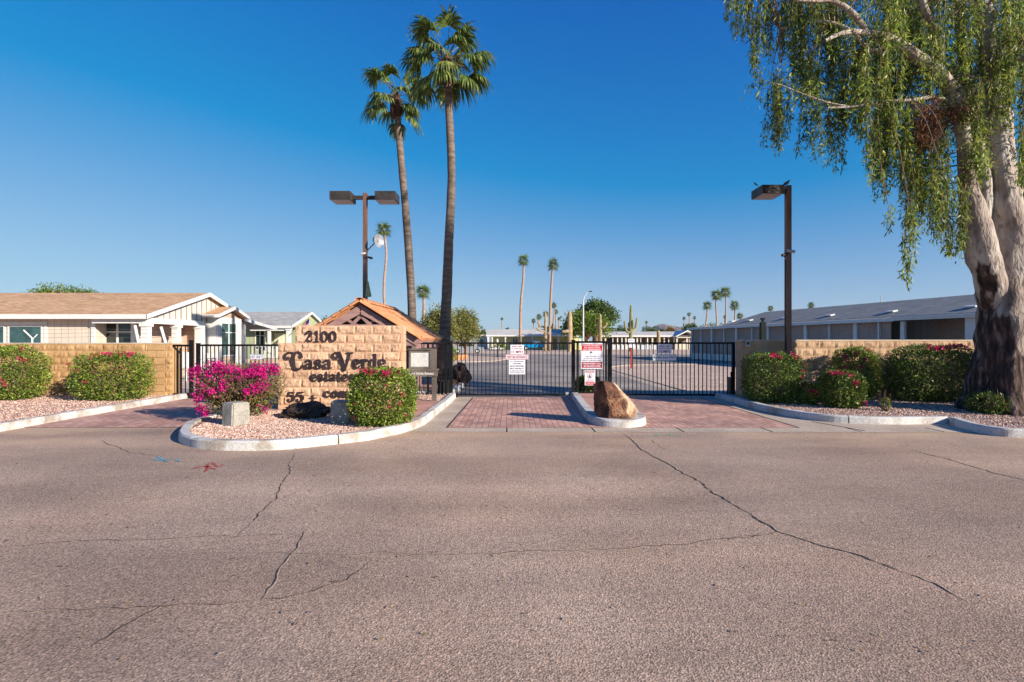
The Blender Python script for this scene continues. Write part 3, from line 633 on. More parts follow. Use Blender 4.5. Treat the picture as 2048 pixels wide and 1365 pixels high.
GL = {
 'a': ([[(.17,.76,.11),(.3,.94,.06),(.5,.93,.07),(.63,.75,.12),(.63,.3,.12)], [(.63,.58,.06),(.35,.53,.06),(.14,.36,.12),(.16,.15,.12),(.34,.05,.07),(.5,.1,.06),(.63,.25,.08)], [(.63,.3,.11),(.68,.08,.08),(.86,.1,.05)]], .92),
 's': ([[(.62,.72,.10),(.55,.9,.06),(.35,.96,.06),(.17,.8,.09),(.22,.6,.12),(.42,.5,.12),(.62,.38,.12),(.66,.18,.09),(.48,.04,.06),(.25,.06,.06),(.14,.24,.10)]], .84),
 'e': ([[(.2,.5,.05),(.66,.52,.05)], [(.68,.52,.07),(.64,.82,.08),(.42,.96,.06),(.2,.84,.10),(.12,.5,.13),(.2,.17,.11),(.42,.03,.07),(.62,.09,.06),(.74,.27,.05)]], .86),
 'r': ([[(.24,.9,.12),(.24,.08,.12)], [(.05,.93,.05),(.24,.93,.06)], [(.04,.04,.05),(.44,.04,.05)], [(.27,.65,.06),(.42,.9,.07),(.62,.9,.08),(.62,.82,.11)]], .78),
 'd': ([[(.66,1.46,.11),(.66,.1,.11)], [(.46,1.5,.05),(.66,1.5,.06)], [(.62,.8,.05),(.42,.96,.06),(.2,.82,.10),(.12,.5,.13),(.2,.17,.10),(.42,.03,.06),(.62,.18,.05)], [(.66,.05,.06),(.86,.05,.05)]], .95),
 't': ([[(.3,1.25,.07),(.3,.9,.12),(.3,.25,.12),(.42,.05,.08),(.62,.12,.05)], [(.04,.92,.05),(.62,.92,.05)]], .68),
 'C': ([[(1.22,1.12,.15)], [(1.22,1.15,.10),(1.22,1.38,.08),(1.0,1.55,.07),(.74,1.45,.10),(.58,1.05,.15),(.58,.55,.16),(.68,.12,.13),(.92,-.06,.10),(1.2,.06,.07),(1.34,.35,.05)], [(.74,1.40,.07),(.45,1.5,.06),(.14,1.46,.08),(-.08,1.22,.09),(.0,1.0,.09),(.2,.98,.12)]], 1.42),
 'V': ([[(.22,.98,.12),(.02,1.04,.09),(-.05,1.25,.09),(.12,1.47,.07),(.42,1.47,.08)], [(.42,1.46,.15),(.66,.7,.15),(.86,-.12,.11)], [(.88,-.1,.07),(1.14,.8,.06),(1.28,1.44,.05)], [(1.05,1.48,.05),(1.5,1.48,.05)]], 1.2),
 '2': ([[(.17,1.05,.12)], [(.15,1.05,.08),(.2,1.28,.07),(.42,1.4,.07),(.68,1.24,.12),(.66,.95,.13),(.42,.6,.10),(.14,.24,.07)], [(.12,.12,.10),(.34,.2,.09),(.6,.07,.10),(.84,.3,.05)]], .95),
 '1': ([[(.34,1.36,.11),(.34,.08,.11)], [(.1,1.18,.05),(.34,1.36,.07)], [(.08,.05,.05),(.6,.05,.05)]], .74),
 '0': ([[(.42,1.38,.05),(.17,1.15,.10),(.1,.7,.12),(.17,.25,.10),(.42,.03,.05),(.68,.25,.10),(.75,.7,.12),(.68,1.15,.10),(.42,1.38,.05)]], .92),
 '5': ([[(.78,1.36,.09),(.5,1.34,.07),(.24,1.36,.06)], [(.24,1.34,.06),(.2,.82,.06)], [(.2,.82,.06),(.45,.94,.07),(.74,.78,.12),(.76,.38,.12),(.5,.04,.07),(.22,.1,.07),(.17,.3,.11)]], .95),
 '+': ([[(.1,.55,.07),(.9,.55,.07)], [(.5,.95,.07),(.5,.15,.07)]], 1.0),
 'c': ([[(.68,.78,.07),(.45,.93,.09),(.2,.8,.10),(.13,.5,.10),(.2,.2,.10),(.45,.07,.09),(.68,.22,.07)]], .82),
 'o': ([[(.42,.93,.09),(.18,.8,.10),(.12,.5,.10),(.18,.2,.10),(.42,.07,.09),(.68,.2,.10),(.74,.5,.10),(.68,.8,.10),(.42,.93,.09)]], .92),
 'm': ([[(.16,.92,.10),(.16,.08,.10)], [(.18,.7,.08),(.36,.9,.09),(.54,.75,.10),(.55,.08,.10)], [(.56,.7,.08),(.75,.9,.09),(.94,.75,.10),(.95,.08,.10)]], 1.15),
 'u': ([[(.16,.92,.10),(.16,.3,.10),(.35,.08,.09),(.6,.25,.09)], [(.62,.92,.10),(.62,.08,.10)]], .82),
 'n': ([[(.16,.92,.10),(.16,.08,.10)], [(.18,.7,.08),(.4,.92,.09),(.6,.72,.10),(.62,.08,.10)]], .82),
 'i': ([[(.16,.92,.10),(.16,.08,.10)], [(.16,1.25,.11)]], .38),
 'y': ([[(.08,.92,.09),(.38,.1,.09)], [(.68,.92,.09),(.3,-.25,.09),(.1,-.3,.08)]], .8),
}
def letter(ch, px, py, upx, wpx, D, parent, gap=0.004, th=0.02, bold=0.0):
    """px,py: photo position of left end of baseline; upx: pixels per glyph unit (height), wpx per unit width"""
    st, adv = GL[ch]; st = [sample([(x, z, r+bold) for x, z, r in s]) for s in st]
    xs = np.linspace(-.3, 1.7, 75); zs = np.linspace(-.5, 1.75, 80); X, Z = np.meshgrid(xs, zs)
    vl, fs, be = contour_mesh(glyph_field(st, X, Z), xs, zs)
    ox, oz = Xp(px, D), Zp(py, D); kx, kz = wpx*D/F, upx*D/F
    yf, yb = D-gap-th, D-gap; n = len(vl)
    vs = [(ox+x*kx, yf, oz+z*kz) for x, z in vl]+[(ox+x*kx, yb, oz+z*kz) for x, z in vl]
    mb = MB(); mb.add(vs, list(fs)+[(b, a, a+n, b+n) for a, b in be]+[tuple(i+n for i in f[::-1]) for f in fs])
    return mb.build('letter', LETTER, parent)
DL = D0-0.024
x = 611
for ch in '2100': letter(ch, x, 684, 15.3, 17, DL, sign); x += GL[ch][1]*17+1.2
letter('C', 572, 738, 21.5, 25, DL, sign, bold=.01)
for ch, x in zip('asa', (609, 628.5, 646)): letter(ch, x, 738, 18.5, 20.5, DL, sign, bold=.01)
letter('V', 667, 738, 21.5, 26, DL, sign, bold=.01)
for ch, x in zip('erde', (705, 722, 737.5, 757)): letter(ch, x, 737, 18.5, 20, DL, sign, bold=.01)
x = 622
for ch in 'estates': letter(ch, x, 763, 14.5, 15.3, DL, sign, bold=.015); x += GL[ch][1]*15.3+0.3
for x in (574, 592): letter('5', x, 804, 14, 18, DL, sign, bold=.02)
letter('+', 619, 804, 14, 15, DL, sign)
x = 648
for ch in 'community': letter(ch, x, 795.5, 13, 16.5, DL, sign, bold=.03); x += GL[ch][1]*16.5+1.5

# --- left perimeter wall
def perimeter(label, x0, x1, yw, ztop, split, seed, cap_end):
    rows = 8; row = ztop/rows
    t = thing('block_wall', label, 'wall', ((x0+x1)/2, yw, 0)); rng = random.Random(seed)
    core = MB(); core.box(x0, x1, yw+0.002, yw+0.40, 0, ztop-0.002)
    wo = core.build('wall_body', [split], t); fm = MB()
    if cap_end == 'right':
        wall_rows(fm, x0, x1-0.72, yw, 0, rows, rng, row=row)
        wall_rows(fm, x1-0.72, x1-0.22, yw-0.012, 0, rows, rng, row=row, bw=1.2, rough=0.0)
        wall_rows(fm, x1-0.22, x1, yw, 0, rows, rng, row=row, bw=0.6)
    else: wall_rows(fm, x0, x1, yw, 0, rows, rng, row=row)
    fm.build('block_facing', [split], wo)
    cap = MB(); cap.box(x0-0.005, x1+0.005, yw-0.018, yw+0.41, ztop, ztop+0.03); cap.build('coping', [noise_mat('coping_'+cap_end, (0.50, 0.40, 0.31), (0.60, 0.50, 0.40), 3, 0.9)], t)
    return t
perimeter('tan split-face block wall left of the exit gate, behind two clipped bushes', -17.5, Xp(345, 15.1), 15.1, 1.57, SPLIT_T, 11, 'right')
perimeter('brown split-face block wall right of the resident gate, dappled by tree shade', Xp(1484, 14.5), 17.0, 14.5, 1.655, SPLIT_R, 12, 'left')
# small fittings on the walls
t = thing('keypad_box', 'small grey electric box on the left end of the brown right wall', 'box', (Xp(1494, 14.45), 14.46, 1.5))
mb = MB(); mb.box(Xp(1490, 14.45), Xp(1498, 14.45), 14.38, 14.46, Zp(694, 14.45), Zp(681, 14.45)); mb.build('housing', GREYM, t)
mb = MB(); mb.box(Xp(1491.5, 14.45), Xp(1496.5, 14.45), 14.372, 14.38, Zp(690, 14.45), Zp(684, 14.45)); mb.build('cover_plate', LAMPDARK, t)
t = thing('wall_post', 'dark green square post with a stepped cap rising behind the right wall', 'post', (Xp(1526, 15.3), 15.3, 0))
mb = MB(); mb.box(Xp(1521, 15.3), Xp(1530.5, 15.3), 15.25, 15.37, 0, Zp(645, 15.3)); mb.build('post_shaft', plain('dark_green_metal', (0.008, 0.014, 0.014), 0.6, spec=.12), t)
mb = MB(); mb.box(Xp(1524, 15.3), Xp(1528, 15.3), 15.28, 15.34, Zp(645, 15.3), Zp(640, 15.3)); mb.box(Xp(1522.5, 15.3), Xp(1529, 15.3), 15.26, 15.36, Zp(640, 15.3), Zp(636, 15.3)); mb.build('cap', MATS['dark_green_metal'], t)
# wire above left wall
t = thing('wire_fence', 'thin strands of wire on leaning white arms above the left block wall', 'wire fence', (-12, 15.45, 1.57))
wm = plain('wire_grey', (0.20, 0.19, 0.18), 0.5, 0.4)
for zz, dy in ((660, .12), (668, .08), (676, .04)):
    mb = MB(); P = []
    xs = [-17, -15, -13.7, -12.4, -11.0, -10.3, -9.9]
    for i, x in enumerate(xs): P.append((x, 15.45+dy, Zp(zz, 15.5)+(0.03 if i % 2 else 0)))
    mb.tube(P, 0.0035, 4); mb.build('wire', wm, t)
for a, b in (((278, 687), (270, 652)), ((332, 685), (322, 655))):
    mb = MB(); mb.tube([W(a[0], a[1]+4, 15.45), W(b[0], b[1], 15.6)], 0.04, 10); mb.build('arm', WHITE, t)
mb = MB(); mb.tube([W(64.5, 690, 15.45), W(64.5, 677, 15.5), W(47.5, 661, 15.55)], 0.022, 8); mb.tube([W(65, 679, 15.5), W(75, 669, 15.55)], 0.014, 6); mb.build('arm', WHITE, t)

# ---------------------------------------------------------------- text panels
def text_mesh(body, size, mat, parent, x, y, z, wid=None, ht=None, name='lettering', bold=0.0):
    cu = bpy.data.curves.new('t', 'FONT'); cu.body = body; cu.size = 1; cu.align_x = 'CENTER'; cu.align_y = 'CENTER'; cu.offset = bold; cu.resolution_u = 2
    o = bpy.data.objects.new('t', cu); COL.objects.link(o); bpy.context.view_layer.update()
    me = bpy.data.meshes.new_from_object(o.evaluated_get(bpy.context.evaluated_depsgraph_get()))
    bpy.data.objects.remove(o); bpy.data.curves.remove(cu)
    n = len(me.vertices); a = np.zeros(n*3, np.float32); me.vertices.foreach_get('co', a); a = a.reshape(-1, 3)
    w0 = a[:, 0].max()-a[:, 0].min(); h0 = a[:, 1].max()-a[:, 1].min()
    sx = (wid/w0) if wid else size; sz = (ht/h0) if ht else size
    cxm = (a[:, 0].max()+a[:, 0].min())/2; czm = (a[:, 1].max()+a[:, 1].min())/2
    b = np.stack([x+(a[:, 0]-cxm)*sx, np.full(n, y), z+(a[:, 1]-czm)*sz], 1); me.vertices.foreach_set('co', b.reshape(-1)); me.name = name
    me.materials.clear(); return link_mesh(name, me, mat, parent)
def panel(label, x0, x1, y0, y1, D, border=None, name='sign', bands=(), lines=(), faces=WHITEB, th=0.012):
    """all in photo pixels; bands: (y0,y1,mat); lines: (text, ycentre, height, width, mat)"""
    X0, X1, Z0, Z1 = Xp(x0, D), Xp(x1, D), Zp(y1, D), Zp(y0, D)
    t = thing(name, label, 'sign', ((X0+X1)/2, D, Z0))
    mb = MB(); mb.box(X0, X1, D-th, D, Z0, Z1); mb.build('panel', faces, t)
    yy = D-th-0.002
    if border:
        k = 0.012; mb = MB()
        for q in ((X0+.008, X1-.008, Z0+.008, Z0+.008+k), (X0+.008, X1-.008, Z1-.008-k, Z1-.008), (X0+.008, X0+.008+k, Z0+.02, Z1-.02), (X1-.008-k, X1-.008, Z0+.02, Z1-.02)):
            mb.box(q[0], q[1], yy, yy+0.002, q[2], q[3])
        mb.build('border', border, t)
    for (b0, b1, m) in bands:
        mb = MB(); mb.box(X0+.02, X1-.02, yy, yy+0.002, Zp(b1, D), Zp(b0, D)); mb.build('band', m, t)
    for (tx, yc, hh, ww, m) in lines:
        text_mesh(tx, 1, m, t, (X0+X1)/2, yy-0.002, Zp(yc, D), ww*D/F, hh*D/F, bold=0.012)
    return t
DF = 15.4
DS = DF-0.06
panel('white speed limit board above the visitors entrance board on the left gate', 1021, 1047.6, 690, 708.6, DS, None, bands=(), lines=[('SPEED LIMIT', 693.2, 2.6, 21, MAROON), ('IN THIS PARK', 698, 2.4, 22, MAROON), ('15 MPH', 704.2, 5, 22, MAROON)])
panel('wide white visitors entrance board with red letters and border on the left gate', 1011.5, 1057, 709.3, 719.3, DS, RED, lines=[('VISITORS ENTRANCE', 714.3, 5.2, 40, MAROON)])
panel('white contractors notice with dark text, lowest of three boards on the left gate', 1018, 1050, 720.2, 749, DS, None, lines=[('ALL CONTRACTORS,', 723.6, 2.8, 26, NAVY), ('HANDYMEN,', 728, 2.8, 17, NAVY), ('SERVICE PERSONNEL', 732.6, 2.8, 28, NAVY), ('MUST SIGN IN AT', 737.4, 3.2, 27, NAVY), ('CLUBHOUSE OFFICE', 742.3, 2.2, 28, NAVY), ('BEFORE ENTERING PARK', 746, 1.8, 28, NAVY)])
tp = panel('large white and red private property no trespassing board on the middle fence panel', 1162, 1205.7, 686.5, 738, DS, None, bands=[(688.5, 701.8, RED), (724, 736.2, MAROON)],
   lines=[('PRIVATE PROPERTY', 690.9, 3.2, 39, WHITEB), ('NO SOLICITING', 695.2, 3.2, 31, WHITEB), ('NO TRESPASSING', 699.5, 3.2, 35, WHITEB), ('THIS PROPERTY', 713, 2.1, 28, NAVY), ('IS PROTECTED BY', 717, 2.1, 32, NAVY), ('VIDEO SURVEILLANCE', 721, 2.3, 38, NAVY), ('TRESPASSERS WILL', 727.6, 3.4, 38, WHITEB), ('BE PROSECUTED', 732.8, 3.4, 33, WHITEB)])
mb = MB(); yy = DS-0.016
mb.obox((Xp(1182, DS), yy, Zp(704.8, DS)), (0.035, 0, -0.006), (0, 0.0015, 0), (0.004, 0, 0.018)); mb.obox((Xp(1180.5, DS), yy, Zp(708, DS)), (0.006, 0, 0.02), (0, 0.0015, 0), (0.006, 0, -0.002)); mb.build('camera_symbol', NAVY, tp)
tw = panel('small warning board with a round no-dog style symbol below the private property board', 1169.5, 1190.2, 740.5, 771, DS, None, bands=[(741.5, 745.8, MAROON), (763.5, 770, RED)],
   lines=[('WARNING', 743.6, 2.8, 15.5, WHITEB), ('THIS IS A', 759.5, 1.3, 12, NAVY), ('NEIGHBORHOOD WATCH', 761.6, 1.3, 16, NAVY), ('COMMUNITY', 766.7, 2.6, 16, WHITEB)])
mb = MB(); cxs, czs = Xp(1179.5, DS), Zp(752.3, DS); n = 24; vs = []
for k in range(n):
    a = 2*math.pi*k/n
    for r in (0.062, 0.074): vs.append((cxs+r*math.cos(a), yy, czs+r*math.sin(a)))
mb.add(vs, [(2*k, 2*k+1, (2*k+3) % (2*n), (2*k+2) % (2*n)) for k in range(n)]); mb.build('ring_symbol', MAROON, tw)
mb = MB(); mb.add([(cxs-.035, yy-.001, czs-.048), (cxs+.035, yy-.001, czs-.048), (cxs+.028, yy-.001, czs-.01), (cxs+.012, yy-.001, czs+.01), (cxs+.014, yy-.001, czs+.035), (cxs-.004, yy-.001, czs+.045), (cxs-.016, yy-.001, czs+.025), (cxs-.012, yy-.001, czs), (cxs-.03, yy-.001, czs-.02)], [tuple(range(9))]); mb.build('figure_symbol', NAVY, tw)
panel('white speed limit board above the resident entry board on the right gate', 1315.4, 1343, 688.8, 707.5, DS, None, lines=[('SPEED LIMIT', 692.8, 2.7, 22, MAROON), ('IN THIS PARK', 697.2, 2.4, 22, MAROON), ('15 MPH', 703.3, 4.6, 20, MAROON)])
panel('wide white resident entry board with dark letters on the right gate', 1305.5, 1352.7, 709, 722.4, DS, TEAL, lines=[('Resident Entry ONLY', 715.8, 5.6, 43, NAVY)])
panel('white exit board on the exit gate behind the bougainvillea', 499, 527, 709, 719.5, 15.70, NAVY, lines=[('EXIT ONLY', 714.2, 5, 23, NAVY)])

# ---------------------------------------------------------------- fences and gates
def fence_run(label, x0, x1, D, ztop, zbot, cat='gate', name='metal_gate', spacing=0.122, posts=(), rail=0.045, toprail=0.06, group=None):
    """posts: (x, width, ztop)"""
    t = thing(name, label, cat, ((x0+x1)/2, D, 0), group)
    mb = MB(); mb.box(x0, x1, D-rail/2, D+rail/2, ztop-toprail, ztop); mb.build('top_rail', BLACK, t)
    mb = MB(); mb.box(x0, x1, D-rail/2, D+rail/2, zbot, zbot+0.05); mb.build('bottom_rail', BLACK, t)
    n = int((x1-x0)/spacing)
    for k in range(1, n+1):
        x = x0+(x1-x0)*k/(n+1); mb = MB(); mb.box(x-0.011, x+0.011, D-0.011, D+0.011, zbot+0.05, ztop-toprail); mb.build('picket', BLACK, t)
    for (x, ww, zt) in posts:
        mb = MB(); mb.box(x-ww/2, x+ww/2, D-ww/2, D+ww/2, 0, zt)
        mb.box(x-ww/2-0.008, x+ww/2+0.008, D-ww/2-0.008, D+ww/2+0.008, zt, zt+0.02); mb.build('post', BLACK, t)
    return t
zt = Zp(685, DF)
fence_run('short black metal fence bay beside the left block wall', Xp(347, 15.1), Xp(379, 15.1), 15.1, Zp(689.5, 15.1), 0.1, 'fence', 'metal_fence', 0.115, [(Xp(382.5, 15.1), 0.085, Zp(682, 15.1))])
fence_run('black metal exit gate behind the bougainvillea and entrance sign', Xp(397, 15.75), -5.4, 15.75, Zp(689, 15.75), 0.1, posts=[(Xp(396.5, 15.75), 0.09, Zp(688, 15.75)), (-5.35, 0.09, 1.58)])
fence_run('black metal fence bay between entrance sign and visitor gate, behind notice cabinet', -5.2, Xp(899, DF), DF, zt, 0.06, 'fence', 'metal_fence', 0.125, [(Xp(902, DF), 0.095, zt+0.02), (Xp(893, DF), 0.04, zt-0.01), (Xp(856, DF), 0.06, zt-0.03)])
vg = fence_run('black metal visitor gate left of the middle fence panel', Xp(906.5, DF), Xp(1143, DF), DF, zt, 0.05, toprail=0.05, posts=[(Xp(1146.5, DF), 0.10, Zp(681.5, DF))])
mp = fence_run('narrow black fence panel between the two gates carrying the no trespassing board', Xp(1150.5, DF), Xp(1214, DF), DF, Zp(682.5, DF), 0.12, 'fence', 'metal_fence', 0.115, [(Xp(1154.5, DF), 0.045, Zp(684, DF)), (Xp(1212, DF), 0.05, Zp(684, DF)), (Xp(1219.5, DF), 0.11, Zp(678, DF))])
rg = fence_run('black metal resident gate right of the middle fence panel', Xp(1224, DF), Xp(1463, DF), DF, zt, 0.05, toprail=0.05, posts=[(Xp(1466.5, DF), 0.08, Zp(686, DF))])
mb = MB(); mb.bar((Xp(1466, DF), DF-.05, 0.02), (Xp(1461, DF), DF-0.05, 0.75), 0.03, 0.05); mb.box(Xp(1458, DF), Xp(1470, DF), DF-.1, DF+.1, 0.012, 0.03); mb.build('brace', BLACK, rg)
mb = MB(); mb.box(Xp(1131, DF), Xp(1137, DF), DF-.06, DF-.02, 0.015, 0.16); mb.tube([(Xp(1134, DF), DF-.1, 0.06), (Xp(1134, DF), DF+.0, 0.06)], 0.045, 12); mb.build('roller', GREYM, vg)
mb = MB(); mb.box(Xp(908, DF), Xp(916, DF), DF-.06, DF-.02, 0.015, 0.12); mb.build('stop_plate', BLACK, vg)
for (xx, yy2) in ((Xp(1134, 14.0), 14.4),):
    pass
for x0, x1 in ((885, 893), ):
    pass
t = thing('gate_operator', 'black gate motor cabinet behind the fence beside the palm trunk', 'gate motor', (Xp(892, 15.9), 15.95, 0.09))
mb = MB(); mb.box(Xp(877, 15.9), Xp(903, 15.9), 15.75, 16.2, 0.09, 0.42); mb.build('cabinet', TARP, t)
mb = MB(); mb.box(Xp(876, 15.9), Xp(904, 15.9), 15.73, 16.22, 0.42, 0.45); mb.build('lid', LAMPDARK, t)
t = thing('gate_operator', 'black box beside the right gate post at the end of the right wall', 'gate motor', (Xp(1474, 15.2), 15.3, 0))
mb = MB(); mb.box(Xp(1468, 15.2), Xp(1477, 15.2), 15.45, 15.7, 0.01, 0.55); mb.build('cabinet', TARP, t)
mb = MB(); mb.box(Xp(1467.5, 15.2), Xp(1477.5, 15.2), 15.43, 15.72, 0.55, 0.58); mb.build('lid', LAMPDARK, t)

# ---------------------------------------------------------------- notice cabinet
kd = 13.5
t = thing('notice_cabinet', 'weathered wooden notice cabinet on a post beside the entrance sign', 'notice board', (Xp(845, kd), kd, 0.1))
mb = MB(); mb.box(Xp(864.5, kd), Xp(872.5, kd), kd-.05, kd+.06, 0.1, Zp(698, kd)); mb.build('post', OLDWOOD, t)
mb = MB(); mb.box(Xp(812, kd), Xp(817, kd), kd+.01, kd+.09, 0.1, Zp(700, kd)); mb.build('post', OLDWOOD, t)
mb = MB(); X0, X1, Z0, Z1 = Xp(818.5, kd), Xp(864.3, kd), Zp(737.5, kd), Zp(700.5, kd)
mb.box(X0, X1, kd-.02, kd+.12, Z0, Z1)
mb.box(X0-.03, X1+.0, kd-.09, kd+.13, Z1, Z1+.035); mb.build('box', OLDWOOD, t)
mb = MB(); f = .05
mb.box(X0, X0+f, kd-.06, kd-.022, Z0, Z1); mb.box(X1-f, X1, kd-.06, kd-.022, Z0, Z1); mb.box(X0+f, X1-f, kd-.058, kd-.022, Z0, Z0+f); mb.box(X0+f, X1-f, kd-.058, kd-.022, Z1-f, Z1); mb.build('door_frame', OLDWOOD, t)
mb = MB(); mb.box(X0+f, X1-f, kd-.03, kd-.022, Z0+f, Z1-f); mb.build('notice_sheet', PAPER, t)
mb = MB(); mb.box(Xp(812, kd), Xp(876, kd), kd-.09, kd-.055, Zp(753, kd), Zp(741.5, kd)); mb.box(Xp(810, kd), Xp(877, kd), kd-.11, kd+.1, Zp(741.5, kd), Zp(738, kd)); pb = mb.build('name_board', OLDWOOD, t)
text_mesh('Casa Verde Estates', 1, WHITE, pb, Xp(843.5, kd), kd-.093, Zp(746.8, kd), 50*kd/F, 5.4*kd/F, bold=0.02)

# ---------------------------------------------------------------- blocks, rocks
def conc_block(label, px, py, D, w_, d_, h_, rot, seed):
    x, y = Xp(px, D), D
    t = thing('concrete_block', label, 'light housing', (x, y, 0.1))
    import bmesh
    bm = bmesh.new(); bmesh.ops.create_cube(bm, size=1)
    for v in bm.verts: v.co = Vector((v.co.x*w_*(1-.06*(v.co.z > 0)), v.co.y*d_, v.co.z*h_+h_/2+0.09))
    bmesh.ops.bevel(bm, geom=bm.edges[:], offset=0.022, segments=2, affect='EDGES')
    M = Matrix.Translation((x, y, 0)) @ Matrix.Rotation(rot, 4, 'Z'); bm.transform(M)
    me = bpy.data.meshes.new('housing'); bm.to_mesh(me); bm.free(); link_mesh('housing', me, BLOCKC, t)
    mb = MB(); c = M @ Vector((0, d_/2+.012, .1+h_*.55)); u = M.to_3x3() @ Vector((w_*.36, 0, 0)); v = M.to_3x3() @ Vector((0, .008, 0))
    mb.obox(c, u, v, (0, 0, h_*.28)); mb.build('lens', LAMPDARK, t)
conc_block('pale concrete light housing in front of the bougainvillea', 472, 853, 9.72, .36, .33, .43, math.radians(60), 1)
conc_block('grey concrete light housing half hidden by the clipped bush at the sign', 684, 850, 9.95, .36, .34, .44, math.radians(4), 2)
t = MB(); t.blob((Xp(609, 10.65), 10.65, 0.22), (0.47, 0.26, 0.17), 3, 4, 0.42, 1.6); o = t.build('lava_rock', LAVA); props(o, 'long black lava rock lying below the lettering of the entrance sign', 'rock')
t = MB(); t.blob((Xp(921, 19.2), 19.2, 0.38), (0.36, 0.34, 0.40), 8, 4, 0.5, 1.7); t.blob((Xp(908, 19.0), 19.2, 0.28), (0.22, 0.24, 0.26), 9, 3, 0.4, 1.6); props(t.build('lava_rock', LAVA), 'jagged dark lava rock on the planter corner behind the visitor gate', 'rock')
t = MB(); t.blob((Xp(903, 62), 62, 0.4), (0.9, 0.5, 0.5), 5, 3, 0.4, 1.5)
# median boulder: faceted block cut by planes
import bmesh
def boulder():
    bm = bmesh.new(); bmesh.ops.create_icosphere(bm, subdivisions=5, radius=1)
    pl = [((0, -1, .10), .80), ((-1, -.1, .08), .84), ((.85, -.30, .60), .70), ((.12, .1, 1), .86), ((-.5, .2, 1), 1.12), ((.75, -.75, .1), .84), ((0, 1, .2), .8), ((1, .3, .35), .85), ((0, 0, -1), .9), ((-.75, -.7, .15), .88), ((.5, -.85, .5), .76)]
    pl = [(Vector(n).normalized(), d) for n, d in pl]
    for v in bm.verts:
        q = v.co.normalized(); r = 1.3
        for n, d in pl:
            k = q.dot(n)
            if k > 0.05: r = min(r, d/k)
        r *= 1+0.05*noise.fractal(q*2.2, 1, 2, 5)+0.035*noise.fractal(q*9, 1, 2, 4)
        v.co = q*r
    for v in bm.verts:
        z = v.co.z; k = 1.0-0.20*max(0, z)
        v.co = Vector((v.co.x*0.385*k-0.13*max(0, z+.2), v.co.y*0.38, z*0.425))
    c = Vector((Xp(1231, 10.5), 10.52, 0.12+0.335)); bm.transform(Matrix.Translation(c))
    me = bpy.data.meshes.new('boulder'); bm.to_mesh(me); bm.free()
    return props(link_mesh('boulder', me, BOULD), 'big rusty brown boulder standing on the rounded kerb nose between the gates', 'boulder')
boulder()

# ---------------------------------------------------------------- lamp posts, devices, birds
def shoebox(mb_h, mb_l, c, w_, d_, h_):
    x, y, z = c
    mb_h.box(x-w_/2, x+w_/2, y-d_/2, y+d_/2, z, z+h_)
    mb_l.box(x-w_/2+.03, x+w_/2-.03, y-d_/2+.03, y+d_/2-.03, z-.012, z-.001)
DLp = 19.9; xpl = Xp(730.5, DLp)
t = thing('lamp_post', 'tall brown twin-head lamp post behind the tiled roof', 'lamp post', (xpl, DLp, 0))
mb = MB(); mb.box(xpl-.075, xpl+.075, DLp-.075, DLp+.075, 0, Zp(387, DLp)); mb.build('pole', BRONZE, t)
for a, b in ((659, 700), (749.5, 790.5)):
    hh = MB(); ll = MB(); zc = Zp(399, DLp-.35); xc = (Xp(a, DLp-.35)+Xp(b, DLp-.35))/2
    shoebox(hh, ll, (xc, DLp+.02, zc), Xp(b, DLp-.35)-Xp(a, DLp-.35), .76, .31)
    ar = MB(); x2 = xc+(.38 if xc < xpl else -.38); ar.box(min(x2, xpl), max(x2, xpl), DLp-.05, DLp+.05, zc+.08, zc+.22)
    h = hh.build('lamp_head', LAMPDARK, t); ll.build('lens', LENS, h); ar.build('arm', LAMPDARK, t)
DRp = 14.0; xpr = Xp(1576, DRp)
t = thing('lamp_post', 'brown single-head lamp post in front of the right block wall', 'lamp post', (xpr, DRp, 0.1))
mb = MB(); mb.box(xpr-.064, xpr+.064, DRp-.064, DRp+.064, 0.1, Zp(372, DRp)); mb.build('pole', BRONZE, t)
hh = MB(); ll = MB(); zc = Zp(386, DRp-.3); shoebox(hh, ll, (Xp(1537, DRp), DRp+.05, zc), .58, .64, .22)
h = hh.build('lamp_head', LAMPDARK, t); ll.build('lens', LENS, h)
mb = MB(); mb.box(Xp(1558, DRp), xpr-.064, DRp-.05, DRp+.05, zc+.06, zc+.18); mb.build('arm', LAMPDARK, t)
mb = MB(); mb.tube([W(1571, 700, DRp-.03), W(1570, 600, DRp-.03), W(1571, 520, DRp-.03)], .012, 6); mb.build('cable', BLACK, t)
def camera_unit(label, px, py, D, dirx, mat=GREYM):
    c = W(px, py, D); t = thing('security_camera', label, 'camera', c)
    mb = MB(); mb.tube([c+Vector((-.09*dirx, -.02, .02)), c+Vector((.09*dirx, -.08, -.03))], .04, 10); mb.build('housing', mat, t)
    mb = MB(); mb.tube([c, c+Vector((-.04*dirx, .05, -.05))], .015, 6); mb.build('bracket', mat, t)
camera_unit('grey box camera on the right lamp post', 1580, 503, DRp-.1, 1)
camera_unit('small dark camera on the left side of the right lamp post', 1568, 510, DRp-.02, -1, LAMPDARK)
camera_unit('white camera on the left side of the twin-head lamp post', 726.5, 508, DLp-.1, -1, WHITE)
camera_unit('dark bracket camera on the right side of the twin-head lamp post', 741, 516, DLp-.1, 1, LAMPDARK)
t = thing('dish_antenna', 'round grey dish antenna on an arm of the twin-head lamp post', 'antenna', W(745, 485, DLp-.1))
c = W(757, 482, DLp-.15); mb = MB(); n = 20; R = Matrix.Rotation(math.radians(62), 3, 'Z')
for k in range(3):
    pass
vs = [c+R @ Vector((0, .05, 0))]; 
for rr, dd in ((.12, .035), (.2, .01), (.26, -.03)):
    for k in range(n): a = 2*math.pi*k/n; vs.append(c+R @ Vector((rr*math.cos(a), dd, rr*math.sin(a))))
fs = [(0, 1+k, 1+(k+1) % n) for k in range(n)]
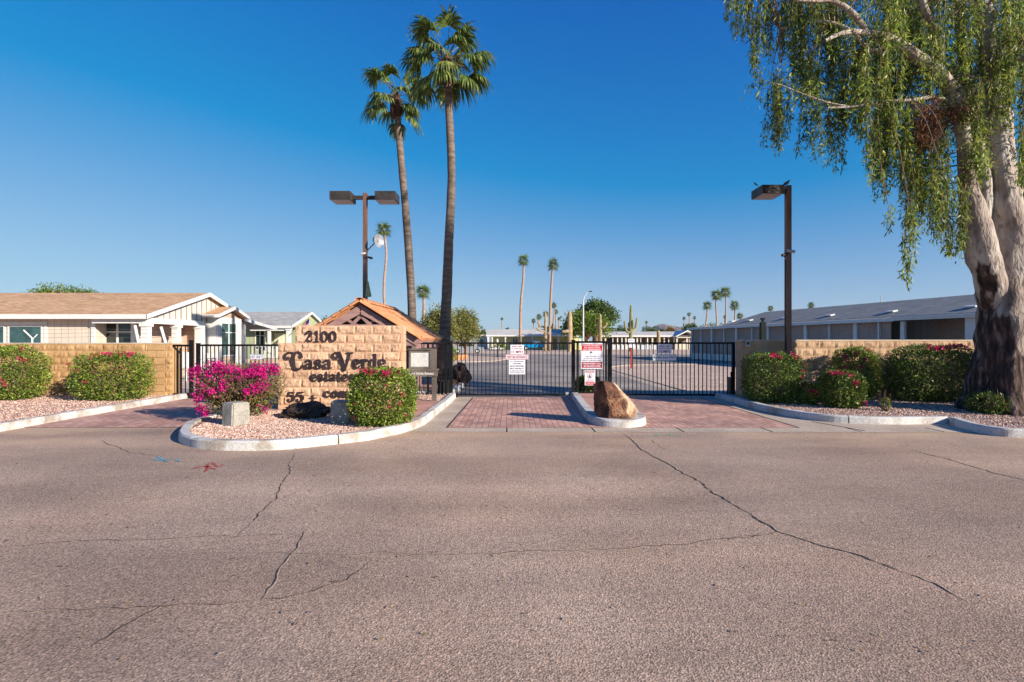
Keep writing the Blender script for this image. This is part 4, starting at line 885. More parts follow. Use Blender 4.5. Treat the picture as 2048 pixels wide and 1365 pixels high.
for j in range(2):
    for k in range(n): fs.append((1+j*n+k, 1+(j+1)*n+k, 1+(j+1)*n+(k+1) % n, 1+j*n+(k+1) % n))
mb.add(vs, fs); mb.build('dish', GREYM, t, True)
mb = MB(); mb.tube([W(735, 501, DLp), W(749, 487, DLp-.05), c], .025, 8); mb.tube([W(734, 490, DLp), W(735, 501, DLp)], .02, 6); mb.build('arm', GREYM, t)
mb = MB(); mb.box(Xp(747, DLp), Xp(752, DLp), DLp-.12, DLp, Zp(485, DLp), Zp(475, DLp)); mb.build('receiver', WHITE, t)
t = thing('siren_horn', 'olive tapering horn hanging on the twin-head lamp post above the roof', 'horn', W(736, 580, DLp-.12))
mb = MB(); a = W(736.5, 594, DLp-.2); b = W(735.5, 563, DLp-.2); mb.tube([a, b], [.13, .03], 4); mb.build('horn_body', CANVAS, t)
def bird(label, px, py, D, s=1.0, flip=1):
    c = W(px, py, D); t = MB()
    t.tube([c+Vector((-.16*s*flip, 0, -.10*s)), c+Vector((-.06*s*flip, 0, -.01*s)), c+Vector((0, 0, .03*s)), c+Vector((.06*s*flip, 0, .06*s)), c+Vector((.08*s*flip, 0, .10*s)), c+Vector((.095*s*flip, 0, .125*s)), c+Vector((.13*s*flip, 0, .12*s))], [.012*s, .035*s, .05*s, .042*s, .022*s, .025*s, .004*s], 8)
    t.tube([c+Vector((0, .01, -.02*s)), c+Vector((0, .01, -.08*s))], .004*s, 4)
    props(t.build('dove', BIRD, None, True), label, 'bird')
bird('grey dove perched on top of the right lamp post', 1572, 369, DRp, .85)
bird('small bird sitting on the far corner of the right lamp head', 1511, 369.5, DRp, .45, -1)

# ---------------------------------------------------------------- tiled gatehouse
y1, y2 = 14.6, 19.2; xr, zr = Xp(719, y1), Zp(605, y1); xe, ze = Xp(836, y1), Zp(676, y1); xl = 2*xr-xe
t = thing('gatehouse', 'small gatehouse with terracotta barrel-tile gable roof behind the entrance sign', 'gatehouse', (xr, (y1+y2)/2, 0))
mb = MB(); mb.box(xr-1.05, xr+.62, 16.0, 18.8, 0.0, 2.0); mb.build('wall', STUCCO, t)
mb = MB(); th = .09
for sx in (1, -1):
    ex = xr+sx*(xe-xr); mb.prism_y([(xr, zr-.05), (ex, ze-.05), (ex, ze-.05-th), (xr, zr-.05-th)] if sx > 0 else [(xr, zr-.05-th), (ex, ze-.05-th), (ex, ze-.05), (xr, zr-.05)], y1+.1, y2-.05)
deck = mb.build('roof', TIMBER, t)
def half_barrel(mb, a, b, r1, r2, up, n=7):
    a, b, up = Vector(a), Vector(b), Vector(up); d = (b-a).normalized(); s = d.cross(up).normalized(); u = s.cross(d).normalized(); vs = []
    for p, r in ((a, r1), (b, r2)):
        for k in range(n):
            q = math.pi*k/(n-1); vs.append(p+s*math.cos(q)*r+u*math.sin(q)*r*.85)
        for k in range(n-1, -1, -1):
            q = math.pi*k/(n-1); vs.append(p+s*math.cos(q)*(r-.014)+u*math.sin(q)*(r*.85-.014))
    m = 2*n; fs = [(k, (k+1) % m, m+(k+1) % m, m+k) for k in range(m)]+[tuple(range(m-1, -1, -1)), tuple(range(m, 2*m))]
    mb.add(vs, fs)
mb = MB(); rnd = random.Random(3)
for sx in (1, -1):
    ex = xr+sx*(xe-xr)+sx*.05; a0 = Vector((xr+sx*.03, 0, zr-.02)); b0 = Vector((ex, 0, ze-.065)); up = Vector((sx*(zr-ze), 0, abs(xe-xr))).normalized()
    ncol = 20
    for k in range(ncol):
        y = y1+.18+(y2-y1-.3)*k/(ncol-1); nc = 5
        for j in range(nc):
            p = b0.lerp(a0, j/nc); q = b0.lerp(a0, min(1, (j+1.15)/nc)); jj = rnd.uniform(-.008, .008)
            half_barrel(mb, (p.x, y+jj, p.z+.012), (q.x, y+jj*.5, q.z-.005), .088, .074, up)
        if k < ncol-1:   # pan tiles between
            ym = y+(y2-y1-.3)/(ncol-1)/2; mb.bar((b0.x, ym, b0.z-.005), (a0.x, ym, a0.z-.005), .11, .012, up)
mb.build('barrel_tiles', TILE, deck, False)
mb = MB()
for yy, n in ((y1+.06, 7), (y2-.06, 7)):
    for sx in (1, -1):
        a0 = Vector((xr, yy, zr+.02)); b0 = Vector((xr+sx*(xe-xr+.06), yy, ze-.03)); up = Vector((sx*.5, 0, .85))
        for j in range(n):
            p = b0.lerp(a0, j/n); q = b0.lerp(a0, (j+1.18)/n if j < n-1 else 1.0); half_barrel(mb, p, q, .125, .105, up, 9)
for j in range(11):
    a = y1-.02+(y2-y1+.02)*j/11; half_barrel(mb, (xr, a, zr+.03), (xr, a+(y2-y1)/11*1.15, zr+.015), .135, .115, (0, 0, 1), 9)
mb.build('ridge_tiles', TILE, deck)
mb = MB(); yg = y1+.12   # gable timber truss
def zz(x): return zr-.16-(zr-ze)*abs(x-xr)/(xe-xr)
ap, bz, hw = Zp(627, yg), Zp(649, yg), .60
for sx in (1, -1):
    e = xr+sx*(xe-xr-.02); P4 = [(xr, zr-.10), (xr, ap), (xr+sx*hw, bz), (xr+sx*hw*2.0, bz), (e, ze-.12)]
    mb.prism_y(P4 if sx < 0 else P4[::-1], yg, yg+.04)
    mb.bar((xr, yg-.012, zr-.17), (e, yg-.012, ze-.15), .04, .17, (sx*.56, 0, .83))
    mb.bar((xr, yg-.02, ap+.045), (xr+sx*(hw+.12), yg-.02, bz-.03), .03, .11, (sx*.5, 0, .85))
    mb.bar((xr+sx*.30, yg+.03, bz-.06), (xr+sx*.04, yg+.03, bz+.20), .03, .09, (sx*.5, 0, .83))
    mb.bar((xr+sx*.06, yg+.05, bz-.06), (xr+sx*.42, yg+.05, bz+.14), .03, .07, (-sx*.5, 0, .83))
mb.box(xr-.07, xr+.07, yg+.03, yg+.06, ap-.15, ap+.02)
mb.box(xr-hw*1.5, xr+hw*1.5, yg-.035, yg-.005, bz-.12, bz-.005)
mb.box(xl+.1, xe-.1, yg+.0, yg+.10, ze-.22, ze-.06); mb.build('gable_truss', TIMBER, t)
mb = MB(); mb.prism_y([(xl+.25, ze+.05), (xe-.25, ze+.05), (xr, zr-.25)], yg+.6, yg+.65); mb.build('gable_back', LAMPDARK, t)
mb = MB(); mb.prism_x([(y1+.12, ze-.14), (y2-.1, ze-.14), (y2-.1, ze-.30), (y1+.12, ze-.30)], xe-.10, xe-.05); mb.prism_x([(y1+.12, ze-.14), (y2-.1, ze-.14), (y2-.1, ze-.30), (y1+.12, ze-.30)], xl+.05, xl+.10); mb.build('fascia', TIMBER, t)
for yy in (15.9, 18.7):
    mb = MB(); mb.box(xe-.75, xe-.63, yy, yy+.12, 0, 1.9); mb.build('post', TIMBER, t)

# ---------------------------------------------------------------- houses
def window(parent, x0, x1, z0, z1, y, face='y', cols=1, split=None, frame=WHITE, glass=GLASS, fw=.06, out=-1):
    """window in plane y (face 'y': looking to -y) or plane x (face 'x': looking to +x)"""
    fr = MB(); gl = MB()
    def bx(m, a0, a1, b0, b1, d0, d1):
        if face == 'y': m.box(a0, a1, y-d1, y-d0, b0, b1)
        else: m.box(y+d0, y+d1, a0, a1, b0, b1)
    bx(fr, x0-fw, x0, z0-fw, z1+fw, .0, .04); bx(fr, x1, x1+fw, z0-fw, z1+fw, .0, .04); bx(fr, x0, x1, z1, z1+fw, .0, .038); bx(fr, x0, x1, z0-fw, z0, .0, .05)
    for c in range(1, cols): xc = x0+(x1-x0)*c/cols; bx(fr, xc-fw/2, xc+fw/2, z0, z1, .0, .035)
    if split: 
        zc = z0+(z1-z0)*split
        for c in range(cols): bx(fr, x0+(x1-x0)*c/cols+(fw/2 if c else 0), x0+(x1-x0)*(c+1)/cols-(fw/2 if c < cols-1 else 0), zc-.025, zc+.025, .0, .033)
    bx(gl, x0, x1, z0, z1, .004, .012)
    f = fr.build('window', frame, parent); gl.build('pane', glass, f); return f
def post(parent, x, y, w_, z0, z1, mat=WHITE, cap=True):
    mb = MB(); mb.box(x-w_/2, x+w_/2, y-w_/2, y+w_/2, z0, z1)
    if cap: mb.box(x-w_/2-.05, x+w_/2+.05, y-w_/2-.05, y+w_/2+.05, z1-.14, z1-.002)
    return mb.build('post', mat, parent)
def gable_roof_x(parent, x0, x1, ye, yr, yb, ze, zr, mat, th=.12, fascia=WHITE, fh=.2, name='roof', wr=.1, endr=True):
    """ridge along x; front eave at ye, ridge yr, back eave yb"""
    mb = MB(); mb.prism_x([(ye, ze), (yr, zr), (yb, ze), (yb, ze-th), (yr, zr-th), (ye, ze-th)][::-1], x0, x1)
    r = mb.build(name, mat, parent); f = MB()
    f.box(x0, x1+.03, ye-.03, ye-.001, ze-fh, ze+.0)
    if endr:
        s = (zr-ze)/(yr-ye)
        f.prism_x([(ye-.03, ze-.008), (yr, zr+.012), (yr, zr+.012-fh), (ye-.03, ze-fh)][::-1], x1+.001, x1+.045)
        s2 = (zr-ze)/(yb-yr)
        f.prism_x([(yr, zr+.012), (yb, ze+.012), (yb, ze-fh), (yr, zr+.012-fh)][::-1], x1+.001, x1+.045)
    f.build('fascia', fascia, parent); return r
# --- beige house on the left
t = thing('manufactured_house', 'beige manufactured house with tan shingle roof and white porch posts behind the left wall', 'house', (-22, 27.3, 0))
gable_roof_x(t, -42, -15.7, 22.6, 27.3, 32.0, 2.80, 4.15, SH_OR)
mb = MB(); mb.box(-41.5, -18.3, 23.1, 31.5, 0, 2.72)
mb.box(-18.299, -17.0, 23.75, 31.5, 0, 2.72); mb.build('wall', SID_TAN, t)
mb = MB(); mb.box(-16.999, -15.95, 27.1, 31.4, 0, 2.70); mb.box(-17.0+.001, -16.98, 23.76, 27.1, 0, 2.7); mb.build('wall', SID_PINK, t)
mb = MB(); mb.box(-18.45, -18.28, 23.04, 23.099, 0, 2.6); mb.box(-17.15, -16.99, 23.69, 23.749, 0, 2.6); mb.box(-15.949, -15.9, 27.05, 27.35, 0, 2.6); mb.box(-15.949, -15.9, 31.1, 31.4, 0, 2.6); mb.build('corner_trim', WHITE, t)
mb = MB()  # gable triangle board and batten
xg = -15.93; poly = [(22.9, 2.66), (31.8, 2.66), (31.8, 2.70), (27.3, 3.99), (22.9, 2.72)]
mb.prism_x(poly[::-1], xg-.05, xg); g = mb.build('gable', noise_mat('gable_board', (0.50, 0.49, 0.46), (0.58, 0.57, 0.53), 2, .7), t)
mb = MB(); y = 23.2
while y < 31.6:
    ztp = 2.80+(4.15-2.80)*(1-abs(y-27.3)/4.7)-.16
    if ztp > 2.72: mb.box(xg+.001, xg+.03, y-.025, y+.025, 2.66, ztp)
    y += .42
mb.build('battens', plain('batten_tan', (0.30, 0.24, 0.19), .7), g)
mb = MB(); mb.box(-16.02, -15.80, 22.75, 27.05, 2.42, 2.66); mb.box(-18.2, -16.03, 22.78, 22.98, 2.42, 2.66); mb.build('porch_beam', WHITE, t)
for yy in (22.9, 24.95, 26.75): post(t, -15.92, yy, .28, 0, 2.42)
window(t, Xp(17, 23.05), Xp(81, 23.05), Zp(686, 23.1)-.5, Zp(654, 23.1), 23.1)
window(t, Xp(-50, 23.05), Xp(6, 23.05), Zp(686, 23.1)-.5, Zp(654, 23.1), 23.1)
window(t, Xp(-240, 23.05), Xp(-180, 23.05), .9, Zp(654, 23.1), 23.1)
mb = MB(); mb.box(Xp(-60, 23), Xp(91, 23), 23.072, 23.099, Zp(653, 23)+.05, Zp(646, 23)+.05); mb.box(Xp(84.5, 23), Xp(91, 23), 23.07, 23.099, .7, Zp(653, 23)+.048); mb.build('window_trim', WHITE, t)
window(t, Xp(207, 23.7), Xp(261, 23.7), .95, Zp(643, 23.7), 23.75, cols=2, split=.70, fw=.09, glass=GLASSD)
# bay window
mb = MB(); mb.box(-15.949, -15.40, 27.45, 29.85, 0, 2.95); by = mb.build('bay', SID_PINK, t)
mb = MB(); mb.box(-15.399, -15.36, 27.45, 27.72, 0, 2.9); mb.box(-15.399, -15.36, 29.42, 29.85, 0, 2.9); mb.box(-15.399, -15.37, 27.72, 29.42, 2.66, 2.9); mb.box(-15.949, -15.42, 27.43, 27.449, 0, 2.9); mb.build('bay_trim', WHITE, by)
window(by, 27.85, 29.3, .9, 2.58, -15.40, 'x', cols=2, split=.72, fw=.09)
mb = MB(); mb.prism_x([(27.0, 3.02), (28.55, 3.50), (30.1, 3.02), (30.1, 2.92), (28.55, 3.40), (27.0, 2.92)][::-1], -16.5, -15.05); mb.build('bay_roof', SH_OR, by)
mb = MB(); mb.prism_x([(26.97, 3.03), (28.55, 3.52), (28.55, 3.36), (26.97, 2.87)][::-1], -15.049, -15.0); mb.prism_x([(28.55, 3.52), (30.13, 3.03), (30.13, 2.87), (28.55, 3.36)][::-1], -15.049, -15.0); mb.box(-15.95, -15.04, 26.96, 26.999, 2.86, 3.02); mb.build('bay_fascia', WHITE, by)
mb = MB(); mb.prism_x([(27.5, 2.951), (29.8, 2.951), (28.6, 3.34)][::-1], -15.45, -15.41); mb.build('bay_gable', SID_PINK, by)
mb = MB(); mb.prism_x([(30.9, 2.99), (35.0, 2.52), (35.0, 2.42), (30.9, 2.89)][::-1], -21, -15.7); mb.build('patio_roof', SH_GREY, t)
mb = MB(); mb.prism_x([(30.9, 3.0), (35.05, 2.53), (35.05, 2.35), (30.9, 2.82)][::-1], -15.699, -15.65); mb.build('fascia', WHITE, t)
mb = MB(); mb.box(-15.97, -15.93, 24.0, 26.9, .0, .35); mb.box(-17, -15.7, 22.8, 27.0, 0, .12); mb.build('porch_floor', CONC, t)
for i, (px0, px1, y0, y1_) in enumerate(((412, 419, 707, 717), (421.5, 427, 706.5, 716.5), (430, 434.5, 706, 716), (364, 374.5, 705, 736))):
    D = 21.5; tt = thing('meter_box', ('white utility box, leftmost of three beyond the exit gate', 'white utility box, middle one of three beyond the exit gate', 'white utility box, rightmost of three beyond the exit gate', 'tall white utility pedestal beyond the short fence bay')[i], 'utility box', (Xp((px0+px1)/2, D), D, 0))
    mb = MB(); mb.box(Xp(px0, D), Xp(px1, D), D, D+.15, Zp(y1_, D), Zp(y0, D)); mb.build('box', WHITE, tt)
    mb = MB(); xm = Xp((px0+px1)/2, D); mb.box(xm-.03, xm+.03, D+.05, D+.11, 0, Zp(y1_, D)); mb.build('leg', WHITE, tt)
# --- green house
t = thing('manufactured_house', 'light green manufactured house with grey roof and white porch railing', 'house', (-22, 45, 0))
gable_roof_x(t, -31.5, -17.2, 41.0, 45.2, 49.4, 2.85, 4.15, SH_GREY)
mb = MB(); mb.box(-31, -19.9, 41.9, 48.9, 0, 2.75); mb.box(-19.899, -17.6, 43.2, 48.8, 0, 2.75); mb.build('wall', SID_GREEN, t)
mb = MB(); mb.prism_x([(41.2, 2.76), (49.2, 2.76), (45.2, 4.0)][::-1], -17.55, -17.45); mb.build('gable', SID_GREEN, t)
window(t, Xp(511, 41.8), Xp(527, 41.8), 1.0, Zp(660, 41.8), 41.9, cols=2, split=.7, frame=plain('cream_trim', (.66, .62, .48), .6), fw=.1, glass=GLASSD)
window(t, -27, -25.5, 1.0, 2.3, 41.9, cols=2, frame=MATS['cream_trim'])
mb = MB(); mb.box(-19.5, -18.7, 43.15, 43.199, 0.3, 2.3); mb.build('door', MATS['cream_trim'], t)
for px in (538, 577): post(t, Xp(px, 41.2), 41.25, .2 if px == 538 else .28, 0, 2.64)
mb = MB(); mb.box(-20.5, -17.3, 41.15, 41.3, 2.45, 2.64); mb.build('porch_beam', WHITE, t)
rl = MB(); rl.box(Xp(502, 40.3), Xp(600, 40.3), 40.28, 40.34, 1.22, 1.30); rl.box(Xp(502, 40.3), Xp(600, 40.3), 40.28, 40.34, .35, .42); x = Xp(502, 40.3)
while x < Xp(600, 40.3): rl.box(x, x+.09, 40.29, 40.33, .42, 1.22); x += .27
rl.build('railing', WHITE, t)
mb = MB(); mb.box(-20.4, -16.3, 40.2, 43.1, 0, .32); mb.build('porch_floor', CONC, t)
# flag
t = thing('flag', 'small striped flag with blue corner hanging from the green house porch', 'flag', W(579, 671, 41))
mb = MB(); mb.tube([W(580, 671, 41), W(618, 637, 40.6)], .025, 6); mb.build('flag_pole', plain('pole_brown', (.3, .2, .12), .6), t)
mb = MB(); A = W(618, 638, 40.6); B = W(606, 648, 40.7)
d = (B-A); fs = []; vs = []
for k in range(7):
    for j in range(8):
        u, v = k/6, j/7; p = A+d*u*1.0+Vector((-.10*v*u, .04*math.sin(6*v+2*u), -.52*v)); vs.append(p)
mi = []
for k in range(6):
    for j in range(7): fs.append((k*8+j, k*8+j+1, (k+1)*8+j+1, (k+1)*8+j))
for f, k in zip(fs, range(len(fs))): mb.v and None
mbv = MB()
for idx, f in enumerate(fs):
    k, j = divmod(idx, 7); m = 2 if (k < 3 and j < 4) else (j % 2); mbv.add([vs[i] for i in f], [(0, 1, 2, 3)], m)
mbv.build('flag_cloth', [RED, WHITE, plain('flag_blue', (.02, .04, .2), .7)], t)
# --- far yellow house
t = thing('manufactured_house', 'pale yellow manufactured house with light metal roof and a row of white posts', 'house', (4, 102, 0))
mb = MB(); mb.prism_x([(99.6, 2.75), (104, 3.95), (108.5, 2.75), (108.5, 2.6), (104, 3.8), (99.6, 2.6)][::-1], Xp(972, 100), Xp(1157, 100)); mb.build('roof', MROOF, t)
mb = MB(); mb.box(Xp(972, 100), Xp(1157, 100), 99.5, 99.6, 2.52, 2.78); mb.build('fascia', WHITE, t)
mb = MB(); mb.box(Xp(981, 102), Xp(1150, 102), 101.7, 108, 0, 2.62); mb.build('wall', SID_YEL, t)
mb = MB(); mb.box(Xp(1140, 99), Xp(1178, 99), 99.2, 101.9, 0, 2.35); mb.build('wall', SID_YEL, t)
mb = MB(); mb.box(Xp(1137, 99), Xp(1180, 99), 98.9, 102, 2.36, 2.5); mb.build('annex_roof', MROOF, t)
for px in (984.5, 1011, 1039, 1065, 1117): post(t, Xp(px, 99.8), 99.8, .24, 0, 2.52, cap=False)
window(t, Xp(1026, 102), Xp(1034, 102), .9, 2.1, 101.7, cols=2, glass=GLASSD, fw=.1)
window(t, Xp(1053, 102), Xp(1063, 102), 1.0, 2.2, 101.7, glass=MATS['siding_grey'], fw=.1)
mb = MB(); mb.box(Xp(1106, 102), Xp(1113, 102), 101.63, 101.69, 0, 2.1); mb.build('door', plain('door_tan', (.34, .24, .15), .6), t)
window(t, Xp(1158, 99.2), Xp(1168, 99.2), .9, 2.0, 99.2, glass=WHITE, fw=.08)
# --- far house right
t = thing('manufactured_house', 'long low grey-roofed house with curtained porch and open gable at its right end', 'house', (26, 106, 0))
x0, x1 = Xp(1192, 104), Xp(1372, 104)
mb = MB(); mb.prism_x([(103, 2.75), (108, 3.6), (113, 2.75), (113, 2.6), (108, 3.45), (103, 2.6)][::-1], x0, x1+1.5); mb.build('roof', MROOF, t)
mb = MB(); mb.box(x0, x1, 102.9, 103, 2.45, 2.72); mb.build('fascia', WHITE, t)
mb = MB(); mb.box(x0+.5, x1+1, 105, 112, 0, 2.6); mb.build('wall', plain('curtain_brown', (.20, .145, .10), .8, 0, .4, 2.), t)
mb = MB(); mb.box(x0+.5, x1, 103.4, 103.5, 0, .9); mb.build('skirt_wall', plain('skirt_blue', (.45, .50, .58), .7), t)
rnd = random.Random(8); x = x0+.6
while x < x1-1:
    ww = rnd.choice((.14, .3, .2)); mb = MB(); mb.box(x, x+ww, 103.3, 103.39, .0, 2.45); mb.build('post' if ww < .25 else 'curtain', WHITE if ww < .25 else plain('curtain_cream', (.55, .50, .40), .8), t); x += rnd.uniform(.7, 1.5)
gx0, gx1 = Xp(1352, 102), Xp(1392, 102); gm = (gx0+gx1)/2
mb = MB(); mb.prism_y([(gx0-.3, 2.6), (gm, 3.75), (gx1+.3, 2.6), (gx1+.3, 2.4), (gm, 3.5), (gx0-.3, 2.4)][::-1], 101, 110); mb.build('gable_roof', WHITE, t)
mb = MB(); mb.box(gx0, gx1, 102.5, 103.2, 0, 1.2); mb.box(gx0, gx1, 101.2, 101.4, 2.25, 2.42); mb.build('porch_wall', plain('cream_wall', (.60, .54, .42), .8), t)
for x in (gx0, gm, gx1): post(t, x, 101.5, .2, 0, 2.3, cap=False)
# --- grey-roofed building on the right
A = Vector((16.8, 49.2, 0)); d = Vector((.176, -.984, 0)).normalized(); nn = Vector((.984, .176, 0)).normalized()
t = thing('manufactured_house', 'long blue-grey roofed house with brown sun screens between white posts behind the right wall', 'house', A+d*14)
L = 34
def rp(s, o, z): q = A+d*s+nn*o; return Vector((q.x, q.y, z))
def slab(mb, s0, s1, o0, z0, o1, z1, th): 
    vs = [rp(s0, o0, z0), rp(s1, o0, z0), rp(s1, o1, z1), rp(s0, o1, z1), rp(s0, o0, z0-th), rp(s1, o0, z0-th), rp(s1, o1, z1-th), rp(s0, o1, z1-th)]
    mb.add(vs, [(0,1,2,3),(7,6,5,4),(0,4,5,1),(1,5,6,2),(2,6,7,3),(3,7,4,0)])
mb = MB(); slab(mb, 1.6, L, 2.1, 3.08, 6.5, 4.35, .12); slab(mb, 1.6, L, 6.501, 4.35, 11, 3.08, .12); mb.build('roof', SH_BLUE, t)
mb = MB(); slab(mb, -.3, L, -.25, 2.88, 2.2, 3.06, .06); mb.build('awning_roof', SH_BLUE, t)
mb = MB(); slab(mb, -.35, 21.5, -.32, 2.885, -.251, 2.885, .19); mb.build('fascia', WHITE, t)
mb = MB(); slab(mb, -.35, -.301, -.25, 2.88, 2.2, 3.07, .19); mb.build('fascia', WHITE, t)
mb = MB(); slab(mb, 21.501, L, -.45, 2.93, -.252, 2.93, .11); slab(mb, 21.501, L, -.40, 2.825, -.252, 2.825, .10); mb.build('gutter', WHITE, t)
mb = MB(); slab(mb, .02, 21.0, .06, 2.70, .10, 2.70, 2.2); mb.build('sun_screen', SCREEN, t)
mb = MB(); slab(mb, .0, 21.0, -.02, .52, .3, .52, .52); mb.build('porch_base', WHITE, t)
mb = MB(); slab(mb, 1.7, L, 2.6, 3.0, 10.5, 3.0, 3.0); mb.build('wall', SID_GREY, t)
mb = MB(); slab(mb, 21.3, 27.8, 2.3, 2.8, 2.55, 2.8, 2.8); mb.build('carport_wall', SCREEN, t)
def s_of(px):   # distance along the wall for a photo column
    k = (px-CX)/F; return (A.x-k*A.y)/(k*d.y-d.x)
for px, w_ in ((1384, .16), (1403, .1), (1424.5, .22), (1449, .1), (1473.5, .24), (1505, .09), (1537, .22), (1575, .09), (1612, .26), (1660, .09), (1712, .26), (1759, .09), (1807, .24)):
    s = s_of(px); mb = MB(); slab(mb, s-w_/2, s+w_/2, -.08, 2.69, .055, 2.69, 2.69); mb.build('post', WHITE, t)
mb = MB(); s = s_of(1949); slab(mb, s-.35, s+.35, -.1, 2.8, .2, 2.8, 2.8); mb.build('post', WHITE, t)
for i, px in enumerate((1462, 1497, 1567, 1657, 1780, 1942)):
    k = (px-CX)/F; o = 3.1; q = A+nn*o; s = (q.x-k*q.y)/(k*d.y-d.x); mb = MB(); z = 3.08+(o-2.1)*1.27/4.4
    slab(mb, s-.30, s+.30, o-.1, z+.10, o+.25, z+.17, .08); mb.build('roof_vent', WHITE, t)
s = s_of(1740); mb = MB(); mb.tube([rp(14.0, 6.5, 4.3), rp(14.0, 6.5, 4.85)], .03, 6); mb.build('vent_pipe', GREYM, t)
# --- left background: white house glimpsed below the tiled roof
t = thing('manufactured_house', 'pale house glimpsed below the tiled eave of the gatehouse', 'house', (-14, 72, 0))
mb = MB(); mb.box(-19, -9.5, 71, 78, 0, 2.6); mb.build('wall', WHITE, t)
mb = MB(); mb.prism_x([(70.4, 2.6), (74.5, 3.3), (78.6, 2.6)], -19.4, -9.1); mb.build('roof', MROOF, t)
window(t, -15.5, -14, 1, 2, 71); window(t, -12.5, -11.2, 1, 2, 71)
t = thing('manufactured_house', 'small white house far beyond the visitor gate left of the yellow house', 'house', (-7.2, 108, 0))
mb = MB(); mb.box(Xp(955, 108), Xp(974, 108), 108, 116, 0, 2.7); mb.build('wall', WHITE, t)
mb = MB(); mb.box(Xp(952, 108), Xp(977, 108), 107.5, 117, 2.7, 2.95); mb.build('roof', MROOF, t)
window(t, Xp(960, 108), Xp(966, 108), 1, 2, 108)

# ---------------------------------------------------------------- vehicles
def wheel(parent, c, r, w_=.2):
    mb = MB(); c = Vector(c); mb.tube([c-Vector((0, w_/2, 0)), c+Vector((0, w_/2, 0))], r, 16); wo = mb.build('wheel', RUBBER, parent)
    mb = MB(); mb.tube([c-Vector((0, w_/2+.015, 0)), c-Vector((0, w_/2-.01, 0))], r*.55, 12); mb.build('rim', WHITE, wo)
def pickup(cx, y):
    t = thing('pickup_truck', 'blue pickup truck parked in front of the pale yellow house', 'truck', (cx, y, 0))
    prof = [(-2.4,.55),(-2.4,1.0),(-.3,1.02),(-.28,1.62),(-.1,1.70),(.75,1.70),(1.0,1.62),(1.45,1.10),(2.3,1.0),(2.4,.6),(2.4,.45),(1.9,.4),(1.8,.72),(1.2,.72),(1.1,.4),(-1.1,.4),(-1.2,.72),(-1.8,.72),(-1.9,.45)]
    mb = MB(); mb.prism_y([(cx+a, b) for a, b in prof][::-1], y-.85, y+.85); mb.build('body', BLUEP, t)
    mb = MB(); mb.prism_y([(cx-.15, 1.1), (cx-.15, 1.58), (cx+.8, 1.58), (cx+1.2, 1.1)][::-1], y-.86, y-.851); mb.build('window', WHITE, t)
    mb = MB(); mb.box(cx-2.45, cx+2.45, y-.87, y-.8, .42, .52); mb.build('bumper', LAMPDARK, t)
    for a in (-1.5, 1.5): wheel(t, (cx+a, y-.78, .36), .36); wheel(t, (cx+a, y+.78, .36), .36)
pickup(Xp(1069, 95), 95)
def car(label, cx, y, mat, s=1.0):
    t = thing('parked_car', label, 'car', (cx, y, 0))
    prof = [(-2.1,.3),(-2.15,.75),(-1.5,.9),(-1.1,1.35),(.5,1.4),(1.1,.95),(2.0,.8),(2.15,.35)]
    mb = MB(); mb.prism_y([(cx+a*s, b*s) for a, b in prof][::-1], y-.8, y+.8); mb.build('body', mat, t)
    mb = MB(); mb.prism_y([(cx-1.2*s, .93*s), (cx-1.0*s, 1.27*s), (cx+.45*s, 1.31*s), (cx+.9*s, .96*s)][::-1], y-.81, y-.801); mb.build('window', GLASSD, t)
    for a in (-1.3, 1.3): wheel(t, (cx+a*s, y-.72, .32), .32)
car('small white car parked far off near the left end of the yellow house', Xp(994, 94), 94, WHITE, .55)
car('dark red car parked under the gatehouse eave behind the fence', Xp(860, 48), 48, plain('car_red', (.16, .015, .02), .3), .9)
car('silver car parked far up the street left of the pale yellow house', Xp(936, 70), 70, GREYM)

# ---------------------------------------------------------------- street furniture beyond
t = thing('street_light', 'tall grey street light with curved arm beyond the middle fence panel', 'street light', (Xp(1166.5, 78), 78, 0))
mb = MB(); mb.tube([(Xp(1166.5, 78), 78, 0), W(1166.5, 600, 78)], [.14, .10], 10); mb.tube([W(1166.5, 601, 78), W(1169, 594, 78), W(1174, 586, 78), W(1179, 583.5, 78)], [.09, .07, .06, .05], 8); mb.build('pole', plain('galvanised', (.55, .55, .56), .5), t)
mb = MB(); mb.box(Xp(1178, 78), Xp(1184, 78), 77.85, 78.15, Zp(584.3, 78), Zp(582.5, 78)); mb.build('lamp_head', LAMPDARK, t)
t = thing('street_sign', 'tiny teal street name sign in front of the yellow annex', 'street sign', (Xp(1163, 84), 84, 0))
mb = MB(); mb.tube([(Xp(1163, 84), 84, 0), W(1163, 674, 84)], .05, 6); mb.build('pole', GREYM, t)
mb = MB(); mb.box(Xp(1159.5, 84), Xp(1167, 84), 83.9, 83.96, Zp(677, 84), Zp(674, 84)); mb.build('panel', TEAL, t)
D = 31.8; tn = thing('notice_sign', 'white notice board on a red post beyond the resident gate', 'sign', (Xp(1262.5, D), D, 0))
mb = MB(); mb.box(Xp(1261, D), Xp(1264, D), D, D+.06, 0, Zp(694, D)); mb.build('post', plain('post_red', (.32, .03, .02), .6), tn)
mb = MB(); mb.box(Xp(1256, D), Xp(1269, D), D-.03, D-.005, Zp(695.5, D), Zp(678, D)); pn = mb.build('panel', WHITEB, tn)
text_mesh('NOTICE', 1, NAVY, pn, Xp(1262.5, D), D-.034, Zp(681, D), .28, .09)
for i, s in enumerate(('PRIVATE', 'PARK')): text_mesh(s, 1, NAVY, pn, Xp(1262.5, D), D-.034, Zp(686+i*4.2, D), .22, .06)
t = thing('yard_lamp', 'black yard lamp with white lantern in front of the yellow house', 'lamp', (Xp(994.5, 53), 53, 0))
mb = MB(); mb.tube([(Xp(994.5, 53), 53, 0), W(994.5, 686, 53)], .04, 8); mb.build('pole', BLACK, t)
